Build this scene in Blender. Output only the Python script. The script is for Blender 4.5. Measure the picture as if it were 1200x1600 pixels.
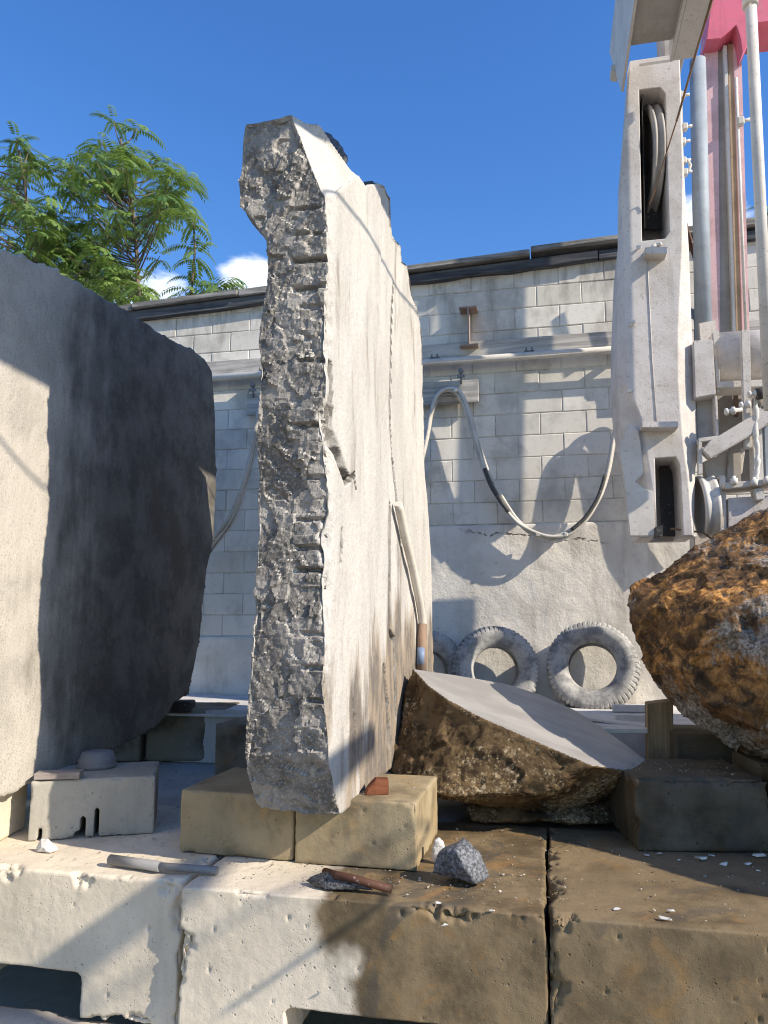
import bpy, bmesh, math, random
import numpy as np
from mathutils import Vector, Matrix
S = bpy.context.scene
for o in list(bpy.data.objects): bpy.data.objects.remove(o)
rad = math.radians
# ------------------------------------------------------------------ camera, sky, sun, exposure
# scene axes: x runs along the yard wall, y towards it, z up; the camera looks 12 degrees off the wall's normal
FPX, PITCH, YAW, H = 1180.0, rad(8), rad(12), 1.7
cam = bpy.data.cameras.new('camera'); co = bpy.data.objects.new('camera', cam); S.collection.objects.link(co)
cam.sensor_fit = 'VERTICAL'; cam.sensor_height = 36; cam.lens = 36*FPX/1600; cam.clip_end = 2000; cam.clip_start = .05
co.location = (0, 0, H); co.rotation_euler = (rad(90)+PITCH, 0, YAW); S.camera = co
SUN_EL, SUN_AZ = rad(33), rad(18.5)              # azimuth: from +x towards -y
ts = Vector((math.cos(SUN_AZ)*math.cos(SUN_EL), -math.sin(SUN_AZ)*math.cos(SUN_EL), math.sin(SUN_EL)))
sl = bpy.data.lights.new('sun', 'SUN'); sl.energy = 5.0; sl.angle = rad(.53); sl.color = (1, .89, .73)
so = bpy.data.objects.new('sun', sl); S.collection.objects.link(so)
so.rotation_euler = ts.to_track_quat('Z', 'Y').to_euler(); so.location = (6, -4, 8)
S.view_settings.view_transform = 'Standard'; S.view_settings.look = 'None'
S.view_settings.exposure = 0.42; S.view_settings.gamma = 1
S.cycles.filter_width = 1.1; S.render.resolution_x, S.render.resolution_y = 768, 1024
w = bpy.data.worlds.new('World'); S.world = w; w.use_nodes = True
nt = w.node_tree; nt.nodes.clear()
def wn(t, **k):
    n = nt.nodes.new(t)
    for a, b in k.items(): setattr(n, a, b)
    return n
sky = wn('ShaderNodeTexSky', sky_type='NISHITA', sun_disc=False, sun_elevation=SUN_EL, sun_rotation=math.atan2(ts.x, ts.y),
         altitude=0, air_density=1.5, dust_density=.2, ozone_density=7.0)
bg = wn('ShaderNodeBackground'); bg.inputs[1].default_value = .15
out = wn('ShaderNodeOutputWorld')
tc = wn('ShaderNodeTexCoord'); nz = wn('ShaderNodeTexNoise'); nz.inputs['Scale'].default_value = 7; nz.inputs['Detail'].default_value = 8; nz.inputs['Roughness'].default_value = .6
mp = wn('ShaderNodeMapping'); mp.inputs['Scale'].default_value = (1, 1, 2.6); mp.inputs['Location'].default_value = (.35, .1, .2)
nt.links.new(tc.outputs['Generated'], mp.inputs[0]); nt.links.new(mp.outputs[0], nz.inputs[0])
def wm(op, a, b=None, c=None):
    n = wn('ShaderNodeMath', operation=op)
    for i, q in enumerate((a, b, c)):
        if q is None: continue
        if isinstance(q, (int, float)): n.inputs[i].default_value = q
        else: nt.links.new(q, n.inputs[i])
    return n.outputs[0]
def cloud_blob(px, py, rx, rz):
    """cloud bank round one direction of the sky: 1 at its middle, 0 outside"""
    a = (px-600)/FPX; b = (800-py)/FPX
    x, y, z = a, math.cos(PITCH)-b*math.sin(PITCH), math.sin(PITCH)+b*math.cos(PITCH)
    d = Vector((x*math.cos(YAW)-y*math.sin(YAW), x*math.sin(YAW)+y*math.cos(YAW), z)).normalized()
    sp = wn('ShaderNodeVectorMath', operation='SUBTRACT'); nt.links.new(tc.outputs['Generated'], sp.inputs[0]); sp.inputs[1].default_value = d
    sx = wn('ShaderNodeSeparateXYZ'); nt.links.new(sp.outputs[0], sx.inputs[0])
    h = wm('SQRT', wm('ADD', wm('MULTIPLY', sx.outputs[0], sx.outputs[0]), wm('MULTIPLY', sx.outputs[1], sx.outputs[1])))
    q = wm('ADD', wm('POWER', wm('DIVIDE', h, rx), 2), wm('POWER', wm('ABSOLUTE', wm('DIVIDE', sx.outputs[2], rz)), 2))
    return wm('SUBTRACT', 1, q)
m = wm('MAXIMUM', cloud_blob(392, 440, .06, .045), wm('MAXIMUM', wm('MULTIPLY', cloud_blob(235, 455, .07, .035), .55), wm('MULTIPLY', cloud_blob(1090, 355, .06, .04), .7)))
m = wm('ADD', m, wm('MULTIPLY', wm('SUBTRACT', nz.outputs[0], .5), 3.2))
mr = wn('ShaderNodeMapRange'); mr.interpolation_type = 'SMOOTHSTEP'; nt.links.new(m, mr.inputs[0])
mr.inputs[1].default_value = .05; mr.inputs[2].default_value = .85; mr.inputs[3].default_value = 0; mr.inputs[4].default_value = .85
# clouds only close to the banks
gate = wn('ShaderNodeMapRange'); nt.links.new(wm('MAXIMUM', cloud_blob(392, 440, .075, .055), wm('MAXIMUM', cloud_blob(235, 455, .09, .045), cloud_blob(1090, 355, .08, .05))), gate.inputs[0])
gate.inputs[1].default_value = 0; gate.inputs[2].default_value = .4
cf = wm('MULTIPLY', mr.outputs[0], gate.outputs[0])
mx = wn('ShaderNodeMix', data_type='RGBA'); nt.links.new(cf, mx.inputs[0]); hs = wn('ShaderNodeHueSaturation'); hs.inputs['Saturation'].default_value = 1.18; hs.inputs['Hue'].default_value = .512; hs.inputs['Value'].default_value = 1.04; nt.links.new(sky.outputs[0], hs.inputs['Color']); nt.links.new(hs.outputs[0], mx.inputs[6]); mx.inputs[7].default_value = (8.2, 8.4, 8.7, 1)
nt.links.new(mx.outputs[2], bg.inputs[0]); nt.links.new(bg.outputs[0], out.inputs[0])

# ------------------------------------------------------------------ projection of a photo point onto a real plane of the place
cP, sP, cY, sY = math.cos(PITCH), math.sin(PITCH), math.cos(YAW), math.sin(YAW)
def on(px, py, n, q):
    a = (px-600)/FPX; b = (800-py)/FPX
    x, y, z = a, cP-b*sP, sP+b*cP
    d = Vector((x*cY-y*sY, x*sY+y*cY, z)); o = Vector((0, 0, H)); n = Vector(n)
    return o + d*(n.dot(Vector(q)-o)/n.dot(d))
def V(px, py, v): return on(px, py, (0, 1, 0), (0, v, 0))
def U(px, py, u): return on(px, py, (1, 0, 0), (u, 0, 0))
def Z(px, py, z): return on(px, py, (0, 0, 1), (0, 0, z))

# ------------------------------------------------------------------ numpy noise
def _h(i, j, k, seed):
    n = (i*374761393 + j*668265263 + k*2147483647 % 4294967291 + seed*144665) & 0xffffffff
    n = ((n ^ (n >> 13))*1274126177) & 0xffffffff
    n = ((n ^ (n >> 16))*2246822519) & 0xffffffff
    return ((n ^ (n >> 15)) & 0xffffff)/float(0xffffff)*2-1
def vnoise(P, seed=0):
    I = np.floor(P).astype(np.int64); F = P-I; F = F*F*F*(F*(F*6-15)+10)
    r = 0
    for a in (0, 1):
        for b in (0, 1):
            for c in (0, 1):
                wgt = (F[:, 0] if a else 1-F[:, 0])*(F[:, 1] if b else 1-F[:, 1])*(F[:, 2] if c else 1-F[:, 2])
                r = r + wgt*_h(I[:, 0]+a, I[:, 1]+b, (I[:, 2]+c)*7919, seed)
    return r
def fbm(P, scale, octv=4, gain=.5, seed=0, ridge=False):
    r = 0; amp = 1; tot = 0
    for o in range(octv):
        v = vnoise(P*scale+o*17.3, seed+o*31)
        if ridge: v = 1-2*np.abs(v)
        r = r+amp*v; tot += amp; amp *= gain; scale *= 2.03
    return r/tot

def facet(P, scale, seed=0, tilt=1.0, step=.6):
    """broken-stone facets: every cell of a jittered lattice is a tilted flat chip"""
    Q = P*scale; I = np.floor(Q).astype(np.int64); best = np.full(len(P), 1e9); val = np.zeros(len(P))
    for a in (-1, 0, 1):
        for b in (-1, 0, 1):
            for c in (-1, 0, 1):
                J = I+np.array([a, b, c]); h = [_h(J[:, 0], J[:, 1], J[:, 2]*7919, seed+k) for k in range(7)]
                d = Q-(J+.5+.42*np.stack(h[:3], 1)); dd = (d*d).sum(1); m = dd < best
                v = step*h[3]+tilt*(d[:, 0]*h[4]+d[:, 1]*h[5]+d[:, 2]*h[6]); best = np.where(m, dd, best); val = np.where(m, v, val)
    return val
def warp(P, scale, amp, seed=0): return P+amp*np.stack([fbm(P, scale, 3, .6, seed+k*7) for k in range(3)], 1)

# ------------------------------------------------------------------ object helpers
OFF = {}
def link(o): S.collection.objects.link(o); return o
def thing(name, label, cat, loc=(0, 0, 0), group=None):
    o = bpy.data.objects.new(name, None); link(o); o.location = loc; o.empty_display_size = .1
    o['label'] = label; o['category'] = cat
    if group: o['group'] = group
    OFF[o] = Vector(loc); return o
def to_obj(name, me, mats, parent=None, loc=None, smooth=False):
    off = OFF[parent] if parent else Vector(loc or (0, 0, 0))
    me.transform(Matrix.Translation(-off))
    o = bpy.data.objects.new(name, me); link(o)
    for m_ in (mats if isinstance(mats, (list, tuple)) else [mats]): me.materials.append(m_)
    if parent: o.parent = parent
    else: o.location = off
    OFF[o] = off
    if smooth: me.polygons.foreach_set('use_smooth', [True]*len(me.polygons))
    return o
def tag(o, label, cat, group=None):
    o['label'] = label; o['category'] = cat
    if group: o['group'] = group
    return o
def kind(o, k): o['kind'] = k; return o
def bm_obj(name, bm, mats, parent=None, loc=None, smooth=False):
    me = bpy.data.meshes.new(name); bmesh.ops.recalc_face_normals(bm, faces=bm.faces[:]); bm.to_mesh(me); bm.free()
    return to_obj(name, me, mats, parent, loc, smooth)
def merge(dst, src):
    me = bpy.data.meshes.new('t'); src.to_mesh(me); src.free(); dst.from_mesh(me); bpy.data.meshes.remove(me)
def box(bm, c, s, rot=None, bev=0.0, seg=1):
    t = bmesh.new(); bmesh.ops.create_cube(t, size=1)
    for v in t.verts: v.co = Vector((v.co.x*s[0], v.co.y*s[1], v.co.z*s[2]))
    if bev: bmesh.ops.bevel(t, geom=t.edges[:], offset=bev, segments=seg, affect='EDGES', profile=.6)
    if rot is not None:
        R = rot if isinstance(rot, Matrix) else Matrix.Rotation(rot, 3, 'Z')
        for v in t.verts: v.co = R @ v.co
    for v in t.verts: v.co += Vector(c)
    merge(bm, t)
def prism(bm, pts, d, bev=0.0):
    """closed polygon pts extruded by vector d"""
    t = bmesh.new(); d = Vector(d)
    a = [t.verts.new(Vector(p)) for p in pts]; b = [t.verts.new(Vector(p)+d) for p in pts]; n = len(pts)
    t.faces.new(a); t.faces.new(b[::-1])
    for i in range(n): t.faces.new((a[i], b[i], b[(i+1) % n], a[(i+1) % n]))
    bmesh.ops.recalc_face_normals(t, faces=t.faces[:])
    if bev: bmesh.ops.bevel(t, geom=t.edges[:], offset=bev, segments=2, affect='EDGES')
    merge(bm, t)
def ppx(bm, pxs, v, depth, bev=0.0): prism(bm, [V(x, y, v) for x, y in pxs], (0, depth, 0), bev)
def tube(bm, pts, r, n=10, caps=True):
    pts = [Vector(p) for p in pts]; rs = r if isinstance(r, (list, tuple)) else [r]*len(pts); rings = []; up = None
    for i, p in enumerate(pts):
        d = (pts[min(i+1, len(pts)-1)]-pts[max(i-1, 0)]).normalized()
        if up is None: up = d.orthogonal().normalized()
        a = (up-d*up.dot(d)).normalized(); up = a; b = d.cross(a)
        rings.append([bm.verts.new(p+(a*math.cos(k*2*math.pi/n)+b*math.sin(k*2*math.pi/n))*rs[i]) for k in range(n)])
    for i in range(len(rings)-1):
        for k in range(n):
            f = bm.faces.new((rings[i][k], rings[i][(k+1) % n], rings[i+1][(k+1) % n], rings[i+1][k])); f.smooth = True
    if caps: bm.faces.new(rings[0][::-1]); bm.faces.new(rings[-1])
def lathe(bm, prof, c, axis, n=48, closed=False):
    """prof: (radius, offset along axis)"""
    axis = Vector(axis).normalized(); a = axis.orthogonal().normalized(); b = axis.cross(a); c = Vector(c)
    rings = [[bm.verts.new(c+axis*h+(a*math.cos(k*2*math.pi/n)+b*math.sin(k*2*math.pi/n))*max(r, 1e-4)) for k in range(n)] for r, h in prof]
    m_ = len(rings)
    for i in range(m_ if closed else m_-1):
        for k in range(n):
            f = bm.faces.new((rings[i][k], rings[i][(k+1) % n], rings[(i+1) % m_][(k+1) % n], rings[(i+1) % m_][k])); f.smooth = True
    if not closed: bm.faces.new(rings[0][::-1]); bm.faces.new(rings[-1])
def catmull(pts, sub=6):
    pts = [Vector(p) for p in pts]; r = []
    for i in range(len(pts)-1):
        p0, p1, p2, p3 = pts[max(i-1, 0)], pts[i], pts[i+1], pts[min(i+2, len(pts)-1)]
        for k in range(sub):
            t = k/sub
            r.append(.5*((2*p1)+(p2-p0)*t+(2*p0-5*p1+4*p2-p3)*t*t+(3*p1-p0-3*p2+p3)*t**3))
    return r+[pts[-1]]
def hull(pts):
    bm = bmesh.new()
    for p in pts: bm.verts.new(Vector(p))
    r = bmesh.ops.convex_hull(bm, input=bm.verts[:])
    bmesh.ops.delete(bm, geom=[v for v in bm.verts if not v.link_faces], context='VERTS')
    return bm
def remesh(bm, voxel, inter=None):
    """solid bm (cut by solid inter) as an even fine mesh"""
    def tmp(b):
        me = bpy.data.meshes.new('t'); bmesh.ops.recalc_face_normals(b, faces=b.faces[:]); b.to_mesh(me); b.free()
        o = bpy.data.objects.new('t', me); link(o); return o
    o = tmp(bm); extra = []
    for op, b in (inter or []):
        q = tmp(b); extra.append(q)
        md = o.modifiers.new('b', 'BOOLEAN'); md.operation = op; md.object = q; md.solver = 'EXACT'
    md = o.modifiers.new('r', 'REMESH'); md.mode = 'VOXEL'; md.voxel_size = voxel
    dg = bpy.context.evaluated_depsgraph_get(); dg.update()
    me = bpy.data.meshes.new_from_object(o.evaluated_get(dg))
    for q in [o]+extra: bpy.data.objects.remove(q)
    return me
def booled(bm, inter, bev=0.0):
    def tmp(b):
        me = bpy.data.meshes.new('t'); bmesh.ops.recalc_face_normals(b, faces=b.faces[:]); b.to_mesh(me); b.free()
        o = bpy.data.objects.new('t', me); link(o); return o
    o = tmp(bm); extra = []
    for op, b in inter:
        q = tmp(b); extra.append(q); md = o.modifiers.new('b', 'BOOLEAN'); md.operation = op; md.object = q; md.solver = 'EXACT'
    if bev: md = o.modifiers.new('v', 'BEVEL'); md.width = bev; md.segments = 2; md.limit_method = 'ANGLE'; md.angle_limit = rad(25)
    dg = bpy.context.evaluated_depsgraph_get(); dg.update(); me = bpy.data.meshes.new_from_object(o.evaluated_get(dg))
    for q in [o]+extra: bpy.data.objects.remove(q)
    return me
def arr(me):
    n = len(me.vertices); P = np.empty(n*3); me.vertices.foreach_get('co', P); N = np.empty(n*3); me.vertex_normals.foreach_get('vector', N)
    return P.reshape(-1, 3), N.reshape(-1, 3)
def put(me, P): me.vertices.foreach_set('co', P.reshape(-1)); me.update()
def clamp(a, lo=0, hi=1): return np.clip(a, lo, hi)
def sstep(a, lo, hi): t = clamp((a-lo)/(hi-lo)); return t*t*(3-2*t)

# ------------------------------------------------------------------ materials
class M_:
    def __init__(s, name, rough=.85, spec=.3):
        s.m = bpy.data.materials.new(name); s.m.use_nodes = True; s.nt = s.m.node_tree
        s.b = s.nt.nodes['Principled BSDF']; s.b.inputs['Roughness'].default_value = rough; s.b.inputs['Specular IOR Level'].default_value = spec
        g = s.nt.nodes.new('ShaderNodeNewGeometry'); s.pos = g.outputs['Position']; s.nor = g.outputs['Normal']
        s.nb = None
    def node(s, t, **k):
        n = s.nt.nodes.new(t)
        for a, b in k.items(): setattr(n, a, b)
        return n
    def inp(s, n, i, q):
        if q is None: return
        if hasattr(q, 'links'): s.nt.links.new(q, n.inputs[i])
        else: n.inputs[i].default_value = q
    def noise(s, scale, det=4, ro=.55, st=None, dist=0):
        n = s.node('ShaderNodeTexNoise'); n.inputs['Scale'].default_value = scale; n.inputs['Detail'].default_value = det
        n.inputs['Roughness'].default_value = ro; n.inputs['Distortion'].default_value = dist
        s.inp(n, 0, s.stretch(st) if st else s.pos); return n.outputs[0]
    def stretch(s, st, rot=(0, 0, 0)):
        mp = s.node('ShaderNodeMapping'); mp.inputs['Scale'].default_value = st; mp.inputs['Rotation'].default_value = rot; s.inp(mp, 0, s.pos); return mp.outputs[0]
    def vor(s, scale, feat='F1', st=None, rnd=1):
        n = s.node('ShaderNodeTexVoronoi', feature=feat); n.inputs['Scale'].default_value = scale; n.inputs['Randomness'].default_value = rnd
        s.inp(n, 0, s.stretch(st) if st else s.pos); return n.outputs[0]
    def mth(s, op, a, b=None, c=None):
        n = s.node('ShaderNodeMath', operation=op)
        for i, q in enumerate((a, b, c)): s.inp(n, i, q)
        return n.outputs[0]
    def rng(s, a, lo, hi, o0=0., o1=1., sm=True):
        n = s.node('ShaderNodeMapRange'); n.interpolation_type = 'SMOOTHSTEP' if sm else 'LINEAR'
        for i, q in enumerate((a, lo, hi, o0, o1)): s.inp(n, i, q)
        return n.outputs[0]
    def mix(s, f, a, b, blend='MIX'):
        n = s.node('ShaderNodeMix', data_type='RGBA', blend_type=blend)
        s.inp(n, 0, f)
        for i, q in ((6, a), (7, b)):
            if isinstance(q, tuple) and len(q) == 3: q = (*q, 1)
            s.inp(n, i, q)
        return n.outputs[2]
    def xyz(s, v=None):
        n = s.node('ShaderNodeSeparateXYZ'); s.inp(n, 0, v or s.pos); return n.outputs
    def bump(s, h, strength=.5, dist=.01):
        n = s.node('ShaderNodeBump'); n.inputs['Strength'].default_value = strength; n.inputs['Distance'].default_value = dist
        s.inp(n, 'Height', h)
        if s.nb is not None: s.inp(n, 'Normal', s.nb)
        s.nb = n.outputs[0]; s.nt.links.new(s.nb, s.b.inputs['Normal'])
    def col(s, c): s.inp(s.b, 'Base Color', (*c, 1) if isinstance(c, tuple) else c)
    def rough(s, r): s.inp(s.b, 'Roughness', r)
def sc(c, k): return tuple(min(1, x*k) for x in c)

def concrete(name, dry, wet=None, wetmask=None, pit=1.0, streak=.3):
    """weathered concrete; wetmask(m) gives 0 dry .. 1 stained brown"""
    m = M_(name, .9, .2)
    a = m.noise(2.2, 6, .6); b = m.noise(26, 5, .7); f = m.noise(160, 3, .7)
    c = m.mix(m.rng(a, .35, .65), sc(dry, .84), sc(dry, 1.06))
    c = m.mix(m.mth('MULTIPLY', m.rng(b, .5, .72), .28), c, sc(dry, .66))
    st = m.noise(9, 4, .6, (1, 1, .12)); c = m.mix(m.mth('MULTIPLY', m.rng(st, .52, .7), streak), c, sc(dry, .6))
    if wet:
        wk = wetmask(m); wc = m.mix(m.rng(m.noise(3.3, 6, .65), .38, .62), sc(wet, .62), sc(wet, 1.25))
        wc = m.mix(m.mth('MULTIPLY', m.rng(m.noise(1.9, 3, .5, (1, 1, .6), 2.5), .56, .64), .55), wc, (.075, .07, .06)); wc = m.mix(m.mth('MULTIPLY', m.rng(m.noise(5, 6, .7, dist=1.0), .52, .68), .6), wc, (wet[0]*1.5, wet[1]*1.15, wet[2]*.75))
        c = m.mix(wk, c, wc); m.rough(m.rng(wk, 0, 1, .9, .62, False))
    p = m.mth('MINIMUM', m.rng(m.vor(22), .03, .16), m.rng(m.vor(60), .02, .22)); sel = m.rng(m.noise(8, 2, .5), .46, .6, 0, 1)
    pk = m.mth('MULTIPLY', m.mth('SUBTRACT', 1, p), sel); c = m.mix(m.mth('MULTIPLY', pk, .75*pit), c, sc(dry, .22))
    m.col(c); m.bump(m.mth('SUBTRACT', m.mth('ADD', b, m.mth('MULTIPLY', f, .25)), m.mth('MULTIPLY', pk, 1.2*pit)), .5, .006)
    return m.m
def boundary(m, axis, edge, wd, amp, sc_=3):
    q = m.xyz()[axis]; return m.rng(m.mth('ADD', q, m.mth('MULTIPLY', m.mth('SUBTRACT', m.noise(sc_, 4, .5), .5), amp)), edge-wd, edge+wd)
DRY = (.69, .61, .485); WET = (.185, .137, .078)
def mid_mask(m):     # the middle blocks are stained from the saw's run-off on their right
    x, y, z = m.xyz()
    k = m.mth('ADD', x, m.mth('MULTIPLY', m.mth('SUBTRACT', z, .35), .42))
    k = m.mth('ADD', k, m.mth('MULTIPLY', m.mth('SUBTRACT', m.noise(4.2, 3, .5), .5), .55))
    return m.rng(k, -.88, -.76)
m_block_l = concrete('dusty_concrete', DRY)
m_block_m = concrete('half_stained_concrete', DRY, WET, mid_mask)
m_block_r = concrete('stained_concrete', sc(WET, 1.15), WET, lambda m: m.rng(m.noise(1.7, 4), .4, .6))
m_low = concrete('lower_row_concrete', (.56, .5, .42))
m_pair = concrete('tan_concrete', (.36, .29, .18), (.28, .22, .13), lambda m: m.rng(m.noise(2.6, 4), .4, .6), .8, .25)
m_grey = concrete('grey_concrete', (.40, .375, .32), None, None, .8, .3)
m_grey2 = concrete('damp_grey_concrete', (.26, .235, .19), (.16, .13, .09), lambda m: m.rng(m.noise(3, 4), .4, .6))
m_wetblk = concrete('run_off_stained_concrete', (.125, .105, .075), (.08, .065, .042), lambda m: m.rng(m.noise(3, 4), .4, .6))
m_floor = concrete('yard_floor_concrete', (.42, .41, .39), (.17, .13, .085), lambda m: boundary(m, 0, -.55, .06, .6))
m_found = concrete('foundation_concrete', (.50, .485, .45), None, None, 1.0, .35)
def wall_mat():
    m = M_('painted_block', .92, .15)
    at = m.node('ShaderNodeAttribute', attribute_name='tint'); t = at.outputs['Fac']
    base = m.mix(t, (.66, .63, .56), (.80, .765, .69))
    a = m.rng(m.noise(3.2, 6, .65), .46, .68); st = m.rng(m.noise(7, 5, .6, (1, 1, .25)), .48, .7)
    c = m.mix(m.mth('MULTIPLY', a, .7), base, (.46, .435, .385)); 
    z = m.xyz()[2]; hi = m.rng(z, 3.9, 5.0, .15, .75)
    c = m.mix(m.mth('MULTIPLY', st, hi), c, (.27, .245, .21))
    c = m.mix(m.mth('MULTIPLY', m.rng(m.noise(1.6, 6, .7, dist=.6), .55, .7), .5), c, (.40, .375, .33))
    c = m.mix(m.mth('MULTIPLY', m.rng(m.noise(30, 4, .7), .55, .75), .3), c, (.3, .28, .25))
    m.col(c); m.bump(m.mth('ADD', m.noise(22, 5, .6), m.mth('MULTIPLY', m.noise(150, 3, .7), .3)), .35, .004); return m.m
m_wall = wall_mat()
def mortar_mat():
    m = M_('mortar', .95, .1); c = m.mix(m.rng(m.noise(6, 5), .4, .62), (.72, .69, .62), (.38, .355, .31)); m.col(c); m.bump(m.noise(60), .4, .005); return m.m
m_mortar = mortar_mat()
def granite(name, face, end):
    """pale split granite: broad faces (normal along x) dusted white, ends weathered, their raking shade painted in as darker colour"""
    m = M_(name, .97, .08)
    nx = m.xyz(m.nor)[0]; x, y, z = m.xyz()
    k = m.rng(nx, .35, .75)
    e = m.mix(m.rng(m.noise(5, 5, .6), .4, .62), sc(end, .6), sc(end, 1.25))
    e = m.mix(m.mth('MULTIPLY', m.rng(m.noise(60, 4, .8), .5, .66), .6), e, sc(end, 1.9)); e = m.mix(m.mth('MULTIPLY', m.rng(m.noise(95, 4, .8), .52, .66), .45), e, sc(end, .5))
    f = m.mix(m.rng(m.noise(4, 6, .6, (1, 1, .35)), .38, .62), sc(face, .86), sc(face, 1.04))
    f = m.mix(m.mth('MULTIPLY', m.rng(m.noise(110, 4, .85, (1, .6, .6)), .5, .62), .5), f, sc(face, .62))
    f = m.mix(m.mth('MULTIPLY', m.rng(m.noise(1.3, 5, .6), .45, .62), .3), f, (.50, .49, .47))
    # drips and brown run-off low on the face towards its far edge
    low = m.mth('MULTIPLY', m.rng(z, 1.05, 2.05, 1, 0), m.rng(y, 3.3, 4.3, .15, 1))
    dr = m.rng(m.mth('ADD', m.noise(6, 5, .6, (1, 1, .2)), m.mth('MULTIPLY', low, .55)), .56, .74)
    f = m.mix(m.mth('MULTIPLY', dr, .85), f, m.mix(m.rng(m.noise(9, 5, .7, (1, 1, .3)), .4, .6), (.12, .10, .085), (.30, .235, .165)))
    f = m.mix(m.mth('MULTIPLY', m.rng(m.noise(11, 5, .7, (1, 1, .1)), .63, .7), .35), f, (.3, .27, .23))
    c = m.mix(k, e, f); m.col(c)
    m.bump(m.mth('ADD', m.noise(28, 6, .7), m.mth('MULTIPLY', m.noise(9, 4, .6, (1, 1, .3)), .8)), .9, .010)
    m.bump(m.noise(85, 5, .85), .45, .006); return m.m
m_tall = granite('pale_granite', (.54, .515, .475), (.27, .252, .228))  # darker end colour carries the dim raking light on the end face
def left_mat():
    m = M_('grey_granite', .85, .25); x, y, z = m.xyz()
    base = m.mix(m.rng(m.noise(2.5, 6, .6), .38, .62), (.44, .41, .36), (.55, .51, .45))
    s1 = m.noise(5, 6, .65, (1, 1, .3)); s2 = m.noise(2.0, 4, .6)
    # shaded middle and far part of the face painted darker, with dark stain patches
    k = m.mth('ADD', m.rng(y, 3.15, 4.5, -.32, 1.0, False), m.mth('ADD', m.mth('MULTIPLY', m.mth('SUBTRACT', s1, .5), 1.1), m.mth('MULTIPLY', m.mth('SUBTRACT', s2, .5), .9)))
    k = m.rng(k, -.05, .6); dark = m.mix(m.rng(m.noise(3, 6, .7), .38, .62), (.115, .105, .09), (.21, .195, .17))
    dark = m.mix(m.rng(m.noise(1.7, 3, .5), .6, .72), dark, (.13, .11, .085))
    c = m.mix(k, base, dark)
    dk = m.mth('MULTIPLY', m.rng(m.noise(42, 5, .8, (1, 1, .45)), .60, .68), .55); c = m.mix(dk, c, (.42, .41, .39)); c = m.mix(m.mth('MULTIPLY', m.rng(m.noise(120, 4, .85), .52, .62), .45), c, (.045, .045, .044)); c = m.mix(m.mth('MULTIPLY', m.rng(m.noise(150, 4, .85), .54, .64), .3), c, (.5, .49, .46))
    m.col(c); m.bump(m.mth('ADD', m.noise(24, 6, .65, (1, 1, .45)), m.mth('MULTIPLY', m.noise(110, 4, .8), .5)), .9, .009); return m.m
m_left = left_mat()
def rusty_rock():
    m = M_('iron_stained_rock', .8, .25)
    a = m.noise(3.2, 8, .66, dist=.6); b = m.noise(10, 6, .7, dist=.8); c0 = m.noise(2.4, 5, .6)
    c = m.mix(m.rng(b, .36, .60), (.05, .03, .016), (.20, .105, .04))
    z = m.xyz()[2]; up = m.rng(z, 1.15, 1.65)
    org = m.mth('MULTIPLY', m.rng(m.mth('ADD', m.mth('MULTIPLY', a, .6), m.mth('MULTIPLY', b, .5)), .535, .64), up)
    c = m.mix(org, c, m.mix(m.rng(m.noise(40, 4, .8), .4, .6), (.28, .115, .03), (.70, .36, .11)))
    g = m.rng(m.mth('ADD', m.mth('MULTIPLY', c0, .7), m.mth('MULTIPLY', m.noise(26, 6, .8), .45)), .57, .68)
    c = m.mix(m.mth('MULTIPLY', g, .85), c, m.mix(m.rng(m.noise(60, 4, .8), .42, .58), (.16, .145, .12), (.50, .45, .38)))
    sp = m.mth('MULTIPLY', m.rng(m.vor(48), .03, .10, 1, 0), m.rng(m.noise(7), .52, .6)); c = m.mix(sp, c, (.7, .68, .62))
    m.col(c); m.bump(m.mth('ADD', b, m.mth('MULTIPLY', m.noise(70, 5, .8), .5)), .8, .015); return m.m
m_rust_rock = rusty_rock()
def brown_rock():
    m = M_('brown_rind_rock', .8, .2)
    a = m.noise(7, 7, .7, dist=.5); c = m.mix(m.rng(a, .38, .6), (.05, .032, .016), (.17, .112, .055))
    g = m.mth('MULTIPLY', m.rng(m.mth('ADD', m.mth('MULTIPLY', m.noise(3), .5), m.mth('MULTIPLY', m.noise(38, 6, .8), .6)), .57, .66), .9)
    c = m.mix(g, c, m.mix(m.rng(m.noise(80, 4), .4, .6), (.30, .2, .085), (.58, .49, .34)))
    m.col(c); m.bump(m.mth('ADD', a, m.noise(50, 6, .8)), .8, .012); return m.m
m_brown = brown_rock()
def cut_mat():
    m = M_('sawn_granite', .5, .4)
    c = m.mix(m.rng(m.noise(5, 5, .6, (.3, 1, 1)), .4, .65), (.27, .258, .24), (.36, .345, .32))
    c = m.mix(m.mth('MULTIPLY', m.rng(m.noise(200, 2, .8), .5, .65), .3), c, (.18, .17, .16)); m.col(c); m.bump(m.noise(120), .1, .002); return m.m
m_cut = cut_mat()
def dark_rock(name, a, b):
    m = M_(name, .6, .4); c = m.mix(m.rng(m.noise(70, 5, .8), .42, .6), a, b); c = m.mix(m.mth('MULTIPLY', m.rng(m.noise(9), .5, .65), .5), c, a)
    m.col(c); m.bump(m.noise(40, 6, .7), .7, .008); return m.m
m_bluerock = dark_rock('blue_grey_stone', (.05, .053, .06), (.22, .23, .25)); m_darkflake = dark_rock('charcoal_stone', (.03, .03, .032), (.17, .17, .17))
m_whitestone = dark_rock('white_stone', (.55, .53, .5), (.75, .73, .7)); m_blackrock = dark_rock('dark_crust', (.05, .052, .06), (.13, .14, .16))
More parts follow.
